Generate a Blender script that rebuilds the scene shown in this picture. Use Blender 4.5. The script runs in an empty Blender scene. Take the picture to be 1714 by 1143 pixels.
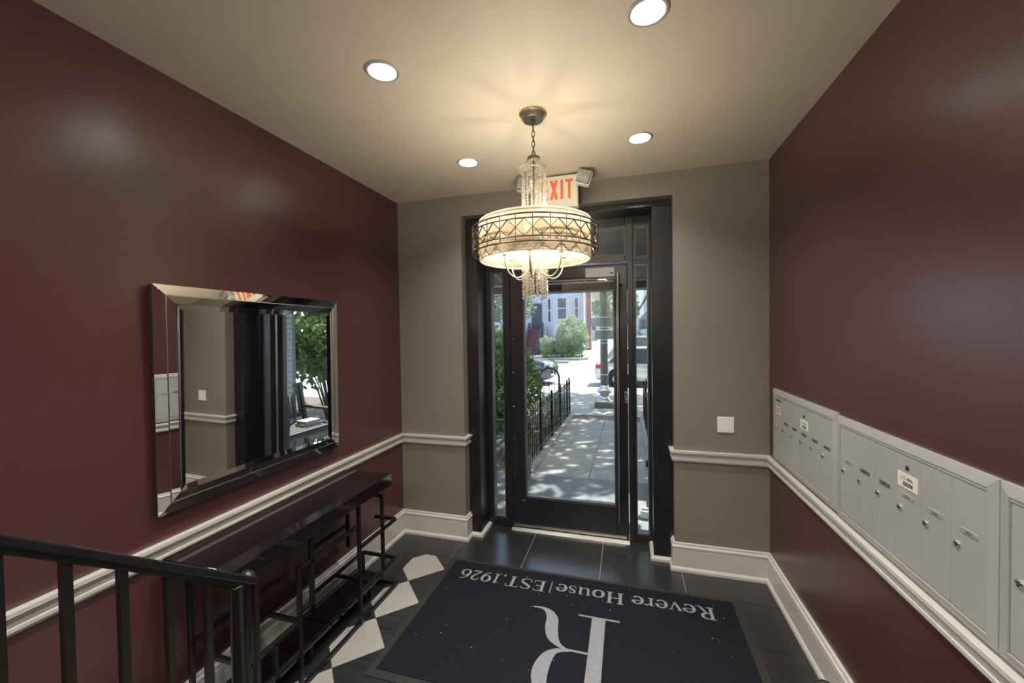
import bpy, bmesh, math, random
from mathutils import Vector, Matrix
from math import sin, cos, pi, radians, sqrt

scene = bpy.context.scene
COL = scene.collection

# ------------------------------------------------------------------ camera
YAW, PITCH, ROLL = 0.2807, -0.0211, -0.0155
CAM = Vector((1.7912, -2.8973, 1.6293))
fw = Vector((-sin(YAW) * cos(PITCH), cos(YAW) * cos(PITCH), sin(PITCH)))
rt = Vector((cos(YAW), sin(YAW), 0.0))
up = rt.cross(fw)
r2 = cos(ROLL) * rt + sin(ROLL) * up
u2 = -sin(ROLL) * rt + cos(ROLL) * up
cam_data = bpy.data.cameras.new('camera')
cam_data.sensor_width = 36.0
cam_data.sensor_fit = 'HORIZONTAL'
cam_data.lens = 36.0 * 668.9 / 1714.0
cam_data.clip_start = 0.02
cam_data.clip_end = 400
cam = bpy.data.objects.new('camera', cam_data)
COL.objects.link(cam)
cam.matrix_world = Matrix(((r2.x, u2.x, -fw.x, CAM.x), (r2.y, u2.y, -fw.y, CAM.y),
                           (r2.z, u2.z, -fw.z, CAM.z), (0, 0, 0, 1)))
scene.camera = cam

# ------------------------------------------------------------------ world, sun, exposure
world = bpy.data.worlds.new('sky')
scene.world = world
world.use_nodes = True
wn = world.node_tree
wn.nodes.clear()
w_out = wn.nodes.new('ShaderNodeOutputWorld')
w_bg = wn.nodes.new('ShaderNodeBackground')
w_sky = wn.nodes.new('ShaderNodeTexSky')
w_sky.sky_type = 'HOSEK_WILKIE'
w_sky.turbidity = 7.0
w_sky.ground_albedo = 0.35
SUN_AZ, SUN_EL = radians(38), radians(56)      # azimuth from +y towards +x
sun_vec = Vector((sin(SUN_AZ) * cos(SUN_EL), cos(SUN_AZ) * cos(SUN_EL), sin(SUN_EL)))
w_sky.sun_direction = sun_vec
w_bg.inputs['Strength'].default_value = 8.0
wn.links.new(w_sky.outputs['Color'], w_bg.inputs['Color'])
wn.links.new(w_bg.outputs['Background'], w_out.inputs['Surface'])

sun_data = bpy.data.lights.new('sun', 'SUN')
sun_data.energy = 10.0
sun_data.angle = radians(0.6)
sun_data.color = (1.0, 0.96, 0.9)
sun = bpy.data.objects.new('sun', sun_data)
COL.objects.link(sun)
sun.location = (10, 12, 20)
sun.rotation_euler = (-sun_vec).to_track_quat('-Z', 'Y').to_euler()

scene.view_settings.view_transform = 'Standard'
scene.view_settings.look = 'None'
scene.view_settings.exposure = 0.3
scene.view_settings.gamma = 1.0
scene.view_settings.use_curve_mapping = False
DOWNLIGHT_W = 14.0
FILL_GLOBE_W = 70.0  # strength of the added fill globe behind the camera
BULB_W = 2.6

# ------------------------------------------------------------------ materials
def _nt(name):
    m = bpy.data.materials.new(name)
    m.use_nodes = True
    nt = m.node_tree
    b = nt.nodes['Principled BSDF']
    return m, nt, b

def mat(name, col, rough=0.5, metal=0.0, var=0.06, scale=6.0, bump=0.0, bscale=60.0, spec=0.5,
        trans=0.0, ior=1.5, coat=0.0, stretch=(1, 1, 1), rvar=0.0):
    m, nt, b = _nt(name)
    tc = nt.nodes.new('ShaderNodeTexCoord')
    mp = nt.nodes.new('ShaderNodeMapping')
    mp.inputs['Scale'].default_value = stretch
    nt.links.new(tc.outputs['Object'], mp.inputs['Vector'])
    nz = nt.nodes.new('ShaderNodeTexNoise')
    nz.inputs['Scale'].default_value = scale
    nz.inputs['Detail'].default_value = 4
    nt.links.new(mp.outputs['Vector'], nz.inputs['Vector'])
    rp = nt.nodes.new('ShaderNodeValToRGB')
    rp.color_ramp.elements[0].position = 0.3
    rp.color_ramp.elements[1].position = 0.7
    lo = [max(0, c * (1 - var)) for c in col]
    hi = [min(1, c * (1 + var)) for c in col]
    rp.color_ramp.elements[0].color = (*lo, 1)
    rp.color_ramp.elements[1].color = (*hi, 1)
    nt.links.new(nz.outputs['Fac'], rp.inputs['Fac'])
    nt.links.new(rp.outputs['Color'], b.inputs['Base Color'])
    b.inputs['Roughness'].default_value = rough
    b.inputs['Metallic'].default_value = metal
    b.inputs['Specular IOR Level'].default_value = spec
    b.inputs['IOR'].default_value = ior
    b.inputs['Transmission Weight'].default_value = trans
    b.inputs['Coat Weight'].default_value = coat
    if rvar:
        mr = nt.nodes.new('ShaderNodeMapRange')
        mr.inputs['To Min'].default_value = rough - rvar
        mr.inputs['To Max'].default_value = rough + rvar
        nt.links.new(nz.outputs['Fac'], mr.inputs['Value'])
        nt.links.new(mr.outputs['Result'], b.inputs['Roughness'])
    if bump:
        n2 = nt.nodes.new('ShaderNodeTexNoise')
        n2.inputs['Scale'].default_value = bscale
        n2.inputs['Detail'].default_value = 3
        nt.links.new(mp.outputs['Vector'], n2.inputs['Vector'])
        bp = nt.nodes.new('ShaderNodeBump')
        bp.inputs['Strength'].default_value = bump
        bp.inputs['Distance'].default_value = 0.01
        nt.links.new(n2.outputs['Fac'], bp.inputs['Height'])
        nt.links.new(bp.outputs['Normal'], b.inputs['Normal'])
    return m

def glass_mat(name, tint=(0.96, 0.98, 0.97), base=0.045):
    m = bpy.data.materials.new(name)
    m.use_nodes = True
    nt = m.node_tree
    nt.nodes.clear()
    o = nt.nodes.new('ShaderNodeOutputMaterial')
    mx = nt.nodes.new('ShaderNodeMixShader')
    t = nt.nodes.new('ShaderNodeBsdfTransparent')
    t.inputs['Color'].default_value = (*tint, 1)
    g = nt.nodes.new('ShaderNodeBsdfGlossy')
    g.inputs['Roughness'].default_value = 0.0
    lw = nt.nodes.new('ShaderNodeLayerWeight')
    lw.inputs['Blend'].default_value = 0.5
    pw = nt.nodes.new('ShaderNodeMath'); pw.operation = 'POWER'; pw.inputs[1].default_value = 5
    ma = nt.nodes.new('ShaderNodeMath'); ma.operation = 'MULTIPLY_ADD'
    ma.inputs[1].default_value = 0.9; ma.inputs[2].default_value = base
    nt.links.new(lw.outputs['Facing'], pw.inputs[0])
    nt.links.new(pw.outputs[0], ma.inputs[0])
    nt.links.new(ma.outputs[0], mx.inputs['Fac'])
    nt.links.new(t.outputs[0], mx.inputs[1])
    nt.links.new(g.outputs[0], mx.inputs[2])
    nt.links.new(mx.outputs[0], o.inputs['Surface'])
    return m

def crystal_mat(name):
    m = bpy.data.materials.new(name)
    m.use_nodes = True
    nt = m.node_tree
    nt.nodes.clear()
    o = nt.nodes.new('ShaderNodeOutputMaterial')
    t = nt.nodes.new('ShaderNodeBsdfTransparent'); t.inputs['Color'].default_value = (.9, .9, .88, 1)
    g = nt.nodes.new('ShaderNodeBsdfGlossy'); g.inputs['Roughness'].default_value = .05
    d = nt.nodes.new('ShaderNodeBsdfTranslucent'); d.inputs['Color'].default_value = (.85, .82, .74, 1)
    a = nt.nodes.new('ShaderNodeMixShader'); a.inputs['Fac'].default_value = .45
    b = nt.nodes.new('ShaderNodeMixShader'); b.inputs['Fac'].default_value = .58
    nt.links.new(g.outputs[0], a.inputs[1]); nt.links.new(d.outputs[0], a.inputs[2])
    nt.links.new(t.outputs[0], b.inputs[1]); nt.links.new(a.outputs[0], b.inputs[2])
    nt.links.new(b.outputs[0], o.inputs['Surface'])
    return m

def emit_mat(name, col, s):
    m, nt, b = _nt(name)
    b.inputs['Base Color'].default_value = (*col, 1)
    b.inputs['Emission Color'].default_value = (*col, 1)
    b.inputs['Emission Strength'].default_value = s
    return m

def fabric_mat(name, col, tr):
    m = bpy.data.materials.new(name)
    m.use_nodes = True
    nt = m.node_tree
    nt.nodes.clear()
    o = nt.nodes.new('ShaderNodeOutputMaterial')
    mx = nt.nodes.new('ShaderNodeMixShader')
    mx.inputs['Fac'].default_value = tr
    d = nt.nodes.new('ShaderNodeBsdfDiffuse')
    t = nt.nodes.new('ShaderNodeBsdfTranslucent')
    tc = nt.nodes.new('ShaderNodeTexCoord')
    wv = nt.nodes.new('ShaderNodeTexNoise'); wv.inputs['Scale'].default_value = 14
    rp = nt.nodes.new('ShaderNodeValToRGB')
    rp.color_ramp.elements[0].color = (*[c * 0.93 for c in col], 1)
    rp.color_ramp.elements[1].color = (*col, 1)
    nt.links.new(tc.outputs['Object'], wv.inputs['Vector'])
    nt.links.new(wv.outputs['Fac'], rp.inputs['Fac'])
    nt.links.new(rp.outputs['Color'], d.inputs['Color'])
    nt.links.new(rp.outputs['Color'], t.inputs['Color'])
    nt.links.new(d.outputs[0], mx.inputs[1]); nt.links.new(t.outputs[0], mx.inputs[2])
    nt.links.new(mx.outputs[0], o.inputs['Surface'])
    return m

def leaf_mat(name, c1, c2, tr=0.35):
    m = bpy.data.materials.new(name)
    m.use_nodes = True
    nt = m.node_tree
    nt.nodes.clear()
    o = nt.nodes.new('ShaderNodeOutputMaterial')
    tc = nt.nodes.new('ShaderNodeTexCoord')
    nz = nt.nodes.new('ShaderNodeTexNoise'); nz.inputs['Scale'].default_value = 9
    rp = nt.nodes.new('ShaderNodeValToRGB')
    rp.color_ramp.elements[0].position = .35; rp.color_ramp.elements[1].position = .65
    rp.color_ramp.elements[0].color = (*c1, 1); rp.color_ramp.elements[1].color = (*c2, 1)
    nt.links.new(tc.outputs['Object'], nz.inputs['Vector'])
    nt.links.new(nz.outputs['Fac'], rp.inputs['Fac'])
    p = nt.nodes.new('ShaderNodeBsdfPrincipled'); p.inputs['Roughness'].default_value = .4
    t = nt.nodes.new('ShaderNodeBsdfTranslucent')
    mx = nt.nodes.new('ShaderNodeMixShader'); mx.inputs['Fac'].default_value = tr
    nt.links.new(rp.outputs['Color'], p.inputs['Base Color']); nt.links.new(rp.outputs['Color'], t.inputs['Color'])
    nt.links.new(p.outputs[0], mx.inputs[1]); nt.links.new(t.outputs[0], mx.inputs[2])
    nt.links.new(mx.outputs[0], o.inputs['Surface'])
    return m

def wood_tile_mat(name, c1, c2, rough):
    m, nt, b = _nt(name)
    tc = nt.nodes.new('ShaderNodeTexCoord')
    mp = nt.nodes.new('ShaderNodeMapping'); mp.inputs['Scale'].default_value = (2.0, 34.0, 1)
    nz = nt.nodes.new('ShaderNodeTexNoise'); nz.inputs['Scale'].default_value = 1.6; nz.inputs['Detail'].default_value = 6
    nz.inputs['Distortion'].default_value = .6
    rp = nt.nodes.new('ShaderNodeValToRGB')
    rp.color_ramp.elements[0].position = .3; rp.color_ramp.elements[1].position = .75
    rp.color_ramp.elements[0].color = (*c1, 1); rp.color_ramp.elements[1].color = (*c2, 1)
    nt.links.new(tc.outputs['Object'], mp.inputs['Vector']); nt.links.new(mp.outputs['Vector'], nz.inputs['Vector'])
    nt.links.new(nz.outputs['Fac'], rp.inputs['Fac']); nt.links.new(rp.outputs['Color'], b.inputs['Base Color'])
    b.inputs['Roughness'].default_value = rough; b.inputs['Specular IOR Level'].default_value = 1.0
    bp = nt.nodes.new('ShaderNodeBump'); bp.inputs['Strength'].default_value = .06; bp.inputs['Distance'].default_value = .004
    nt.links.new(nz.outputs['Fac'], bp.inputs['Height']); nt.links.new(bp.outputs['Normal'], b.inputs['Normal'])
    return m

def rib_mat(name, col, rough=0.95, scale=420.0):
    """ribbed carpet: fine diagonal ridges"""
    m, nt, b = _nt(name)
    tc = nt.nodes.new('ShaderNodeTexCoord')
    wv = nt.nodes.new('ShaderNodeTexWave'); wv.bands_direction = 'DIAGONAL'
    wv.inputs['Scale'].default_value = scale / 6.3; wv.inputs['Distortion'].default_value = .4
    nz = nt.nodes.new('ShaderNodeTexNoise'); nz.inputs['Scale'].default_value = 160
    mu = nt.nodes.new('ShaderNodeMath'); mu.operation = 'MULTIPLY'
    nt.links.new(tc.outputs['Object'], wv.inputs['Vector']); nt.links.new(tc.outputs['Object'], nz.inputs['Vector'])
    nt.links.new(wv.outputs['Fac'], mu.inputs[0]); nt.links.new(nz.outputs['Fac'], mu.inputs[1])
    rp = nt.nodes.new('ShaderNodeValToRGB')
    rp.color_ramp.elements[0].color = (*[c * .45 for c in col], 1); rp.color_ramp.elements[1].color = (*[min(1, c * 1.6) for c in col], 1)
    nt.links.new(mu.outputs[0], rp.inputs['Fac']); nt.links.new(rp.outputs['Color'], b.inputs['Base Color'])
    b.inputs['Roughness'].default_value = rough; b.inputs['Specular IOR Level'].default_value = .15
    bp = nt.nodes.new('ShaderNodeBump'); bp.inputs['Strength'].default_value = .5; bp.inputs['Distance'].default_value = .002
    nt.links.new(mu.outputs[0], bp.inputs['Height']); nt.links.new(bp.outputs['Normal'], b.inputs['Normal'])
    return m

M = {}
M['burgundy'] = mat('burgundy_paint', (0.074, 0.0225, 0.025), .31, var=.05, scale=2, bump=.03, bscale=120, rvar=.03, spec=1.0)
M['taupe'] = mat('taupe_paint', (0.205, 0.187, 0.153), .4, var=.03, scale=2, bump=.03, bscale=120)
M['ceiling'] = mat('cream_ceiling_paint', (0.68, 0.62, 0.51), .6, var=.02, scale=1.5, bump=.02, bscale=150)
M['rear'] = mat('pale_hall_paint', (0.66, 0.60, 0.49), .6, var=.02)
M['trim'] = mat('white_trim_paint', (0.54, 0.525, 0.49), .35, var=.03, scale=8)
M['black_wood'] = mat('black_painted_wood', (0.012, 0.012, 0.014), .28, var=.15, scale=5, bump=.03, bscale=50)
M['black_door'] = mat('black_door_paint', (0.013, 0.013, 0.015), .3, var=.12, scale=5)
M['grout'] = mat('pale_grout', (0.38, 0.37, 0.35), .9, var=.08, scale=30)
M['tile_dark'] = wood_tile_mat('charcoal_wood_tile', (0.013, 0.013, 0.014), (0.032, 0.032, 0.034), .26)
M['tile_black'] = wood_tile_mat('black_field_tile', (0.013, 0.014, 0.015), (0.036, 0.037, 0.04), .3)
M['tile_white'] = mat('off_white_tile', (0.34, 0.335, 0.315), .35, var=.06, scale=7)
M['mat_fibre'] = rib_mat('black_ribbed_carpet', (0.013, 0.0145, 0.021))
M['mat_rubber'] = mat('black_rubber', (0.020, 0.020, 0.021), .6, var=.1, scale=30)
M['mat_print'] = rib_mat('grey_carpet_print', (0.34, 0.345, 0.38))
M['lint'] = mat('pale_lint', (0.6, 0.6, 0.57), .8)
M['iron'] = mat('black_wrought_iron', (0.010, 0.010, 0.010), .3, var=.2, scale=40, bump=.08, bscale=60)
M['console_top'] = mat('black_gloss_glass', (0.012, 0.009, 0.010), .04, var=.05, coat=.3)
M['console_bar'] = mat('black_console_metal', (0.010, 0.010, 0.010), .28, var=.1)
M['mirror'] = mat('silver_mirror', (0.86, 0.88, 0.87), .0, metal=1.0, var=.005)
M['mirror_edge'] = mat('dark_mirror_edge', (0.10, 0.11, 0.11), .2, metal=.8, var=.05)
M['mailbox'] = mat('grey_mailbox_enamel', (0.40, 0.41, 0.39), .38, var=.025, scale=5, metal=.15)
M['mailbox_gap'] = mat('dark_gap', (0.03, 0.03, 0.03), .7)
M['chrome'] = mat('chrome', (0.75, 0.75, 0.75), .12, metal=1, var=.03)
M['steel'] = mat('brushed_steel', (0.55, 0.54, 0.5), .28, metal=1, var=.05, scale=30)
M['bead'] = mat('dark_glazing_bead', (0.10, 0.10, 0.10), .35, metal=.5, var=.1)
M['plate'] = mat('label_aluminium', (0.55, 0.55, 0.53), .35, metal=.5, var=.04)
M['plate_dark'] = mat('label_grey', (0.22, 0.22, 0.21), .4, metal=.5, var=.08, scale=60)
M['sticker'] = mat('white_sticker', (0.72, 0.70, 0.64), .5, var=.04)
M['ink'] = mat('black_ink', (0.02, 0.02, 0.02), .6)
M['ink_red'] = mat('red_ink', (0.45, 0.06, 0.05), .6)
M['exit_case'] = mat('off_white_plastic', (0.72, 0.70, 0.62), .4, var=.03)
M['exit_red'] = mat('orange_red_print', (0.80, 0.17, 0.05), .5, var=.05)
M['lens'] = mat('clear_ribbed_lens', (0.50, 0.51, 0.50), .15, metal=.8, var=.35, scale=45, bump=.3, bscale=35)
M['white_plastic'] = mat('white_plastic', (0.80, 0.79, 0.75), .35, var=.02)
M['can'] = mat('white_can_baffle', (0.42, 0.42, 0.41), .5, var=.02)
M['lamp'] = emit_mat('lamp_diffuser', (1.0, 0.97, 0.92), 6.0)
M['globe'] = glass_mat('fill_globe_glass', (.97, .96, .93), .05)
M['shade'] = fabric_mat('cream_shade_fabric', (0.78, 0.68, 0.50), .21)
M['bronze'] = mat('brushed_bronze', (0.13, 0.105, 0.08), .4, metal=.7, var=.1, scale=30)
M['champagne'] = mat('champagne_metal', (0.62, 0.55, 0.42), .3, metal=.9, var=.06, scale=20)
M['candle'] = mat('ivory_candle_sleeve', (0.85, 0.80, 0.68), .5, var=.03)
M['bulb'] = emit_mat('warm_bulb', (1.0, 0.82, 0.56), 14.0)
M['crystal'] = crystal_mat('crystal_glass')
M['shade_glass'] = glass_mat('bevelled_shade_glass', (0.95, 0.93, 0.88), .08)
M['glass'] = glass_mat('window_glass', (0.95, 0.97, 0.97), .05)
M['paper'] = mat('white_paper', (0.75, 0.75, 0.72), .6, var=.02)
M['brass'] = mat('dull_brass', (0.45, 0.38, 0.25), .35, metal=.9)
M['blue_slate'] = mat('bluestone', (0.20, 0.21, 0.22), .7, var=.12, scale=5, bump=.1, bscale=40)
M['concrete'] = mat('grey_concrete', (0.36, 0.345, 0.32), .85, var=.12, scale=3, bump=.15, bscale=50)
M['road'] = mat('pale_asphalt', (0.42, 0.42, 0.41), .85, var=.08, scale=3, bump=.15, bscale=40)
M['soil'] = mat('leafy_soil', (0.16, 0.13, 0.10), .95, var=.5, scale=14, bump=.6, bscale=25)
M['leaf'] = leaf_mat('green_leaves', (0.06, 0.13, 0.03), (0.17, 0.27, 0.08))
M['leaf_pale'] = leaf_mat('pale_green_leaves', (0.24, 0.32, 0.17), (0.50, 0.57, 0.38))
M['leaf_tree'] = leaf_mat('tree_leaves', (0.09, 0.15, 0.07), (0.22, 0.30, 0.16))
M['bark'] = mat('grey_brown_bark', (0.16, 0.13, 0.10), .9, var=.3, scale=12, bump=.5, bscale=20, stretch=(1, 1, .3))
M['stem'] = mat('brown_stems', (0.13, 0.10, 0.07), .8, var=.2)
M['bench'] = mat('dark_painted_bench', (0.085, 0.092, 0.09), .45, var=.1, scale=12)
M['book'] = mat('book_cover', (0.5, 0.48, 0.46), .5)
M['book_red'] = mat('mauve_book_cover', (0.42, 0.30, 0.32), .5)
M['page'] = mat('book_pages', (0.75, 0.72, 0.65), .8, var=.08, scale=60, stretch=(1, 1, 12))
M['blue_box'] = mat('dark_blue_paint', (0.018, 0.035, 0.085), .4, var=.1)
M['awning'] = fabric_mat('grey_awning_canvas', (0.16, 0.165, 0.18), .35)
M['valance'] = mat('navy_awning_canvas', (0.03, 0.034, 0.045), .8, var=.1, scale=20)
M['white_tube'] = mat('white_tube', (0.7, 0.7, 0.7), .4)
M['brick_paint'] = mat('white_painted_brick', (0.74, 0.74, 0.71), .7, var=.1, scale=20, bump=.2, bscale=60)
M['mortar'] = mat('grey_mortar', (0.34, 0.35, 0.34), .9, var=.1, scale=30)
M['car_grey'] = mat('slate_grey_car_paint', (0.07, 0.08, 0.10), .22, metal=.5, var=.03, coat=.8)
M['car_silver'] = mat('silver_car_paint', (0.62, 0.64, 0.62), .25, metal=.2, var=.02, coat=.8)
M['car_white'] = mat('white_car_paint', (0.68, 0.69, 0.70), .25, var=.02, coat=.8)
M['car_glass'] = mat('tinted_car_glass', (0.05, 0.06, 0.065), .05, var=.05)
M['tyre'] = mat('tyre_rubber', (0.02, 0.02, 0.02), .8)
M['tail'] = mat('red_tail_lamp', (0.45, 0.03, 0.03), .2)
M['head'] = mat('clear_head_lamp', (0.75, 0.77, 0.8), .1, metal=.5)
M['trim_black'] = mat('black_car_trim', (0.02, 0.02, 0.02), .5)
M['pole'] = mat('grey_green_pole_paint', (0.115, 0.12, 0.11), .5, var=.1)
M['sign_back'] = mat('sign_back_aluminium', (0.33, 0.36, 0.34), .5, metal=.3, var=.04)
M['band'] = mat('steel_band', (0.75, 0.75, 0.73), .3, metal=.7)
M['stone'] = mat('pale_blue_grey_stone', (0.70, 0.71, 0.76), .8, var=.06, scale=2, bump=.2, bscale=6)
M['stone_trim'] = mat('white_house_trim', (0.72, 0.74, 0.78), .6, var=.03)
M['pane'] = mat('dark_window_pane', (0.10, 0.12, 0.15), .08, var=.4, scale=1.5)
M['brownstone'] = mat('brown_red_step', (0.26, 0.115, 0.09), .8, var=.1)
M['red_brick'] = mat('red_brick', (0.42, 0.24, 0.20), .85, var=.15, scale=6)
M['slate_dark'] = mat('dark_basement_stone', (0.11, 0.12, 0.16), .8, var=.1)
M['warehouse'] = mat('pale_side_wall', (0.82, 0.80, 0.76), .8, var=.05, scale=1)
M['stair'] = mat('dark_stair_carpet', (0.03, 0.03, 0.033), .9, var=.1, scale=40)

# ------------------------------------------------------------------ mesh helpers
class G:
    """collects vertices and faces for ONE mesh"""
    def __init__(s):
        s.v, s.f, s.sm = [], [], []
    def add(s, vs, fs, smooth=False):
        n = len(s.v)
        s.v += [tuple(p) for p in vs]
        s.f += [tuple(i + n for i in f) for f in fs]
        s.sm += [smooth] * len(fs)
        return s
    def box(s, x0, x1, y0, y1, z0, z1):
        vs = [(x, y, z) for z in (z0, z1) for y in (y0, y1) for x in (x0, x1)]
        return s.add(vs, [(0, 2, 3, 1), (4, 5, 7, 6), (0, 1, 5, 4), (2, 6, 7, 3), (0, 4, 6, 2), (1, 3, 7, 5)])
    def bar(s, a, b, w, h=None):
        """square bar between two points"""
        h = h or w
        a, b = Vector(a), Vector(b)
        d = (b - a).normalized()
        ref = Vector((0, 0, 1)) if abs(d.z) < .95 else Vector((1, 0, 0))
        p = d.cross(ref).normalized() * (w / 2)
        q = p.cross(d).normalized() * (h / 2)
        vs = [a - p - q, a + p - q, a + p + q, a - p + q, b - p - q, b + p - q, b + p + q, b - p + q]
        return s.add(vs, [(0, 1, 2, 3), (7, 6, 5, 4), (0, 4, 5, 1), (1, 5, 6, 2), (2, 6, 7, 3), (3, 7, 4, 0)])
    def tube(s, pts, r, n=10, closed=False, caps=True):
        pts = [Vector(p) for p in pts]
        rr = r if isinstance(r, (list, tuple)) else [r] * len(pts)
        m = len(pts)
        rings = []
        prev = None
        for i, p in enumerate(pts):
            a = pts[(i - 1) % m] if (closed or i > 0) else p
            b = pts[(i + 1) % m] if (closed or i < m - 1) else p
            d = (b - a).normalized()
            if prev is None:
                ref = Vector((0, 0, 1)) if abs(d.z) < .9 else Vector((1, 0, 0))
                px = d.cross(ref).normalized()
            else:
                px = (prev - d * prev.dot(d)).normalized()
            prev = px
            py = d.cross(px)
            rings.append([p + (px * cos(2 * pi * k / n) + py * sin(2 * pi * k / n)) * rr[i] for k in range(n)])
        vs = [q for ring in rings for q in ring]
        fs = []
        for i in range(m if closed else m - 1):
            j = (i + 1) % m
            for k in range(n):
                l = (k + 1) % n
                fs.append((i * n + k, i * n + l, j * n + l, j * n + k))
        s.add(vs, fs, True)
        if caps and not closed:
            s.add(rings[0], [tuple(range(n))][::1])
            s.add(rings[-1], [tuple(reversed(range(n)))])
        return s
    def lathe(s, prof, c=(0, 0, 0), n=32, smooth=True, axis='z'):
        """prof = [(r, h)...] around an axis through c"""
        vs = []
        for r, h in prof:
            for k in range(n):
                a = 2 * pi * k / n
                u, w = r * cos(a), r * sin(a)
                if axis == 'z': p = (c[0] + u, c[1] + w, c[2] + h)
                elif axis == 'y': p = (c[0] + u, c[1] + h, c[2] + w)
                else: p = (c[0] + h, c[1] + u, c[2] + w)
                vs.append(p)
        fs = []
        for i in range(len(prof) - 1):
            for k in range(n):
                l = (k + 1) % n
                fs.append((i * n + k, i * n + l, (i + 1) * n + l, (i + 1) * n + k))
        return s.add(vs, fs, smooth)
    def prism(s, poly, a0, a1, axis='z'):
        """2-D polygon extruded along an axis; poly coords are the two other axes in xyz order"""
        def P(p, h):
            if axis == 'z': return (p[0], p[1], h)
            if axis == 'y': return (p[0], h, p[1])
            return (h, p[0], p[1])
        n = len(poly)
        vs = [P(p, a0) for p in poly] + [P(p, a1) for p in poly]
        fs = [tuple(range(n)), tuple(reversed(range(n, 2 * n)))]
        for i in range(n):
            j = (i + 1) % n
            fs.append((i, i + n, j + n, j))
        return s.add(vs, fs)
    def sweep(s, path, prof):
        """profile (inward offset, z) swept along a 2-D path with mitred corners; inward = right of travel"""
        path = [Vector(p) for p in path]
        m = len(path)
        nrm = []
        for i in range(m - 1):
            d = (path[i + 1] - path[i]).normalized()
            nrm.append(Vector((d.y, -d.x)))
        vs = []
        for i in range(m):
            if i == 0: off = nrm[0]
            elif i == m - 1: off = nrm[-1]
            else:
                b = (nrm[i - 1] + nrm[i])
                off = b / (b.length_squared / 2)
            for o, z in prof:
                q = path[i] + off * o
                vs.append((q.x, q.y, z))
        k = len(prof)
        fs = []
        for i in range(m - 1):
            for j in range(k):
                l = (j + 1) % k
                fs.append((i * k + j, i * k + l, (i + 1) * k + l, (i + 1) * k + j))
        fs.append(tuple(range(k)))
        fs.append(tuple(reversed(range((m - 1) * k, m * k))))
        return s.add(vs, fs)
    def ribbon(s, pts, z=0.0, th=0.0, xf=None):
        """flat stroke of varying width: pts (x, y, w); optional thickness; xf maps (x,y)->3-D"""
        n = len(pts)
        L, R_ = [], []
        for i, (x, y, w) in enumerate(pts):
            a = pts[max(0, i - 1)]; b = pts[min(n - 1, i + 1)]
            dx, dy = b[0] - a[0], b[1] - a[1]
            l = sqrt(dx * dx + dy * dy) or 1
            nx, ny = -dy / l * w / 2, dx / l * w / 2
            L.append((x + nx, y + ny)); R_.append((x - nx, y - ny))
        xf = xf or (lambda x, y: (x, y, z))
        vs = [xf(*p) for p in L] + [xf(*p) for p in R_]
        fs = [(i, i + 1, n + i + 1, n + i) for i in range(n - 1)]
        return s.add(vs, fs)
    def mesh(s, name, off=(0, 0, 0), fix=True):
        me = bpy.data.meshes.new(name)
        ox, oy, oz = off
        me.from_pydata([(x - ox, y - oy, z - oz) for x, y, z in s.v], [], s.f)
        if fix:
            bm = bmesh.new(); bm.from_mesh(me)
            bmesh.ops.recalc_face_normals(bm, faces=bm.faces)
            bm.to_mesh(me); bm.free()
        for p, sm in zip(me.polygons, s.sm):
            p.use_smooth = sm
        me.update()
        return me

def wloc(o):
    v = Vector((0, 0, 0))
    while o is not None:
        v += o.location
        o = o.parent
    return v

def tag(o, label=None, cat=None, group=None, kind=None):
    if label: o['label'] = label
    if cat: o['category'] = cat
    if group: o['group'] = group
    if kind: o['kind'] = kind
    return o

def obj(name, g, m, parent=None, bevel=0, loc=None, fix=True, segs=2):
    """one mesh object; geometry given in world coordinates; origin at loc, or the parent's origin"""
    base = wloc(parent) if parent else Vector(loc or (0, 0, 0))
    me = g if isinstance(g, bpy.types.Mesh) else g.mesh(name, base, fix)
    if m is not None and not me.materials:
        me.materials.append(M[m] if isinstance(m, str) else m)
    o = bpy.data.objects.new(name, me)
    COL.objects.link(o)
    if parent: o.parent = parent
    else: o.location = base
    if bevel:
        b = o.modifiers.new('bevel', 'BEVEL'); b.width = bevel; b.segments = segs; b.limit_method = 'ANGLE'
        b.angle_limit = radians(40)
    return o

def thing(name, loc, label, cat, group=None):
    o = bpy.data.objects.new(name, None)
    o.empty_display_size = .1
    COL.objects.link(o)
    o.location = loc
    return tag(o, label, cat, group)

def struct(name, g, m, bevel=0, loc=None):
    return tag(obj(name, g, m, None, bevel, loc), kind='structure')

def copy_tree(o, parent=None):
    c = o.copy(); COL.objects.link(c); c.parent = parent
    for ch in list(o.children): copy_tree(ch, c)
    return c

def arc(cx, cy, rx, ry, a0, a1, n=14, w=None):
    """points of an elliptic arc; w = function of angle -> stroke width"""
    out = []
    for i in range(n + 1):
        a = radians(a0 + (a1 - a0) * i / n)
        p = (cx + rx * cos(a), cy + ry * sin(a))
        out.append(p if w is None else (*p, w(a)))
    return out

def smooth_pts(P, k=6):
    out = []
    n = len(P)
    for i in range(n - 1):
        p0, p1, p2, p3 = P[max(0, i - 1)], P[i], P[i + 1], P[min(n - 1, i + 2)]
        for j in range(k):
            t = j / k
            out.append(tuple(.5 * (2 * b + (c - a) * t + (2 * a - 5 * b + 4 * c - d) * t * t + (3 * b - a - 3 * c + d) * t ** 3)
                             for a, b, c, d in zip(p0, p1, p2, p3)))
    out.append(P[-1])
    return out

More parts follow.
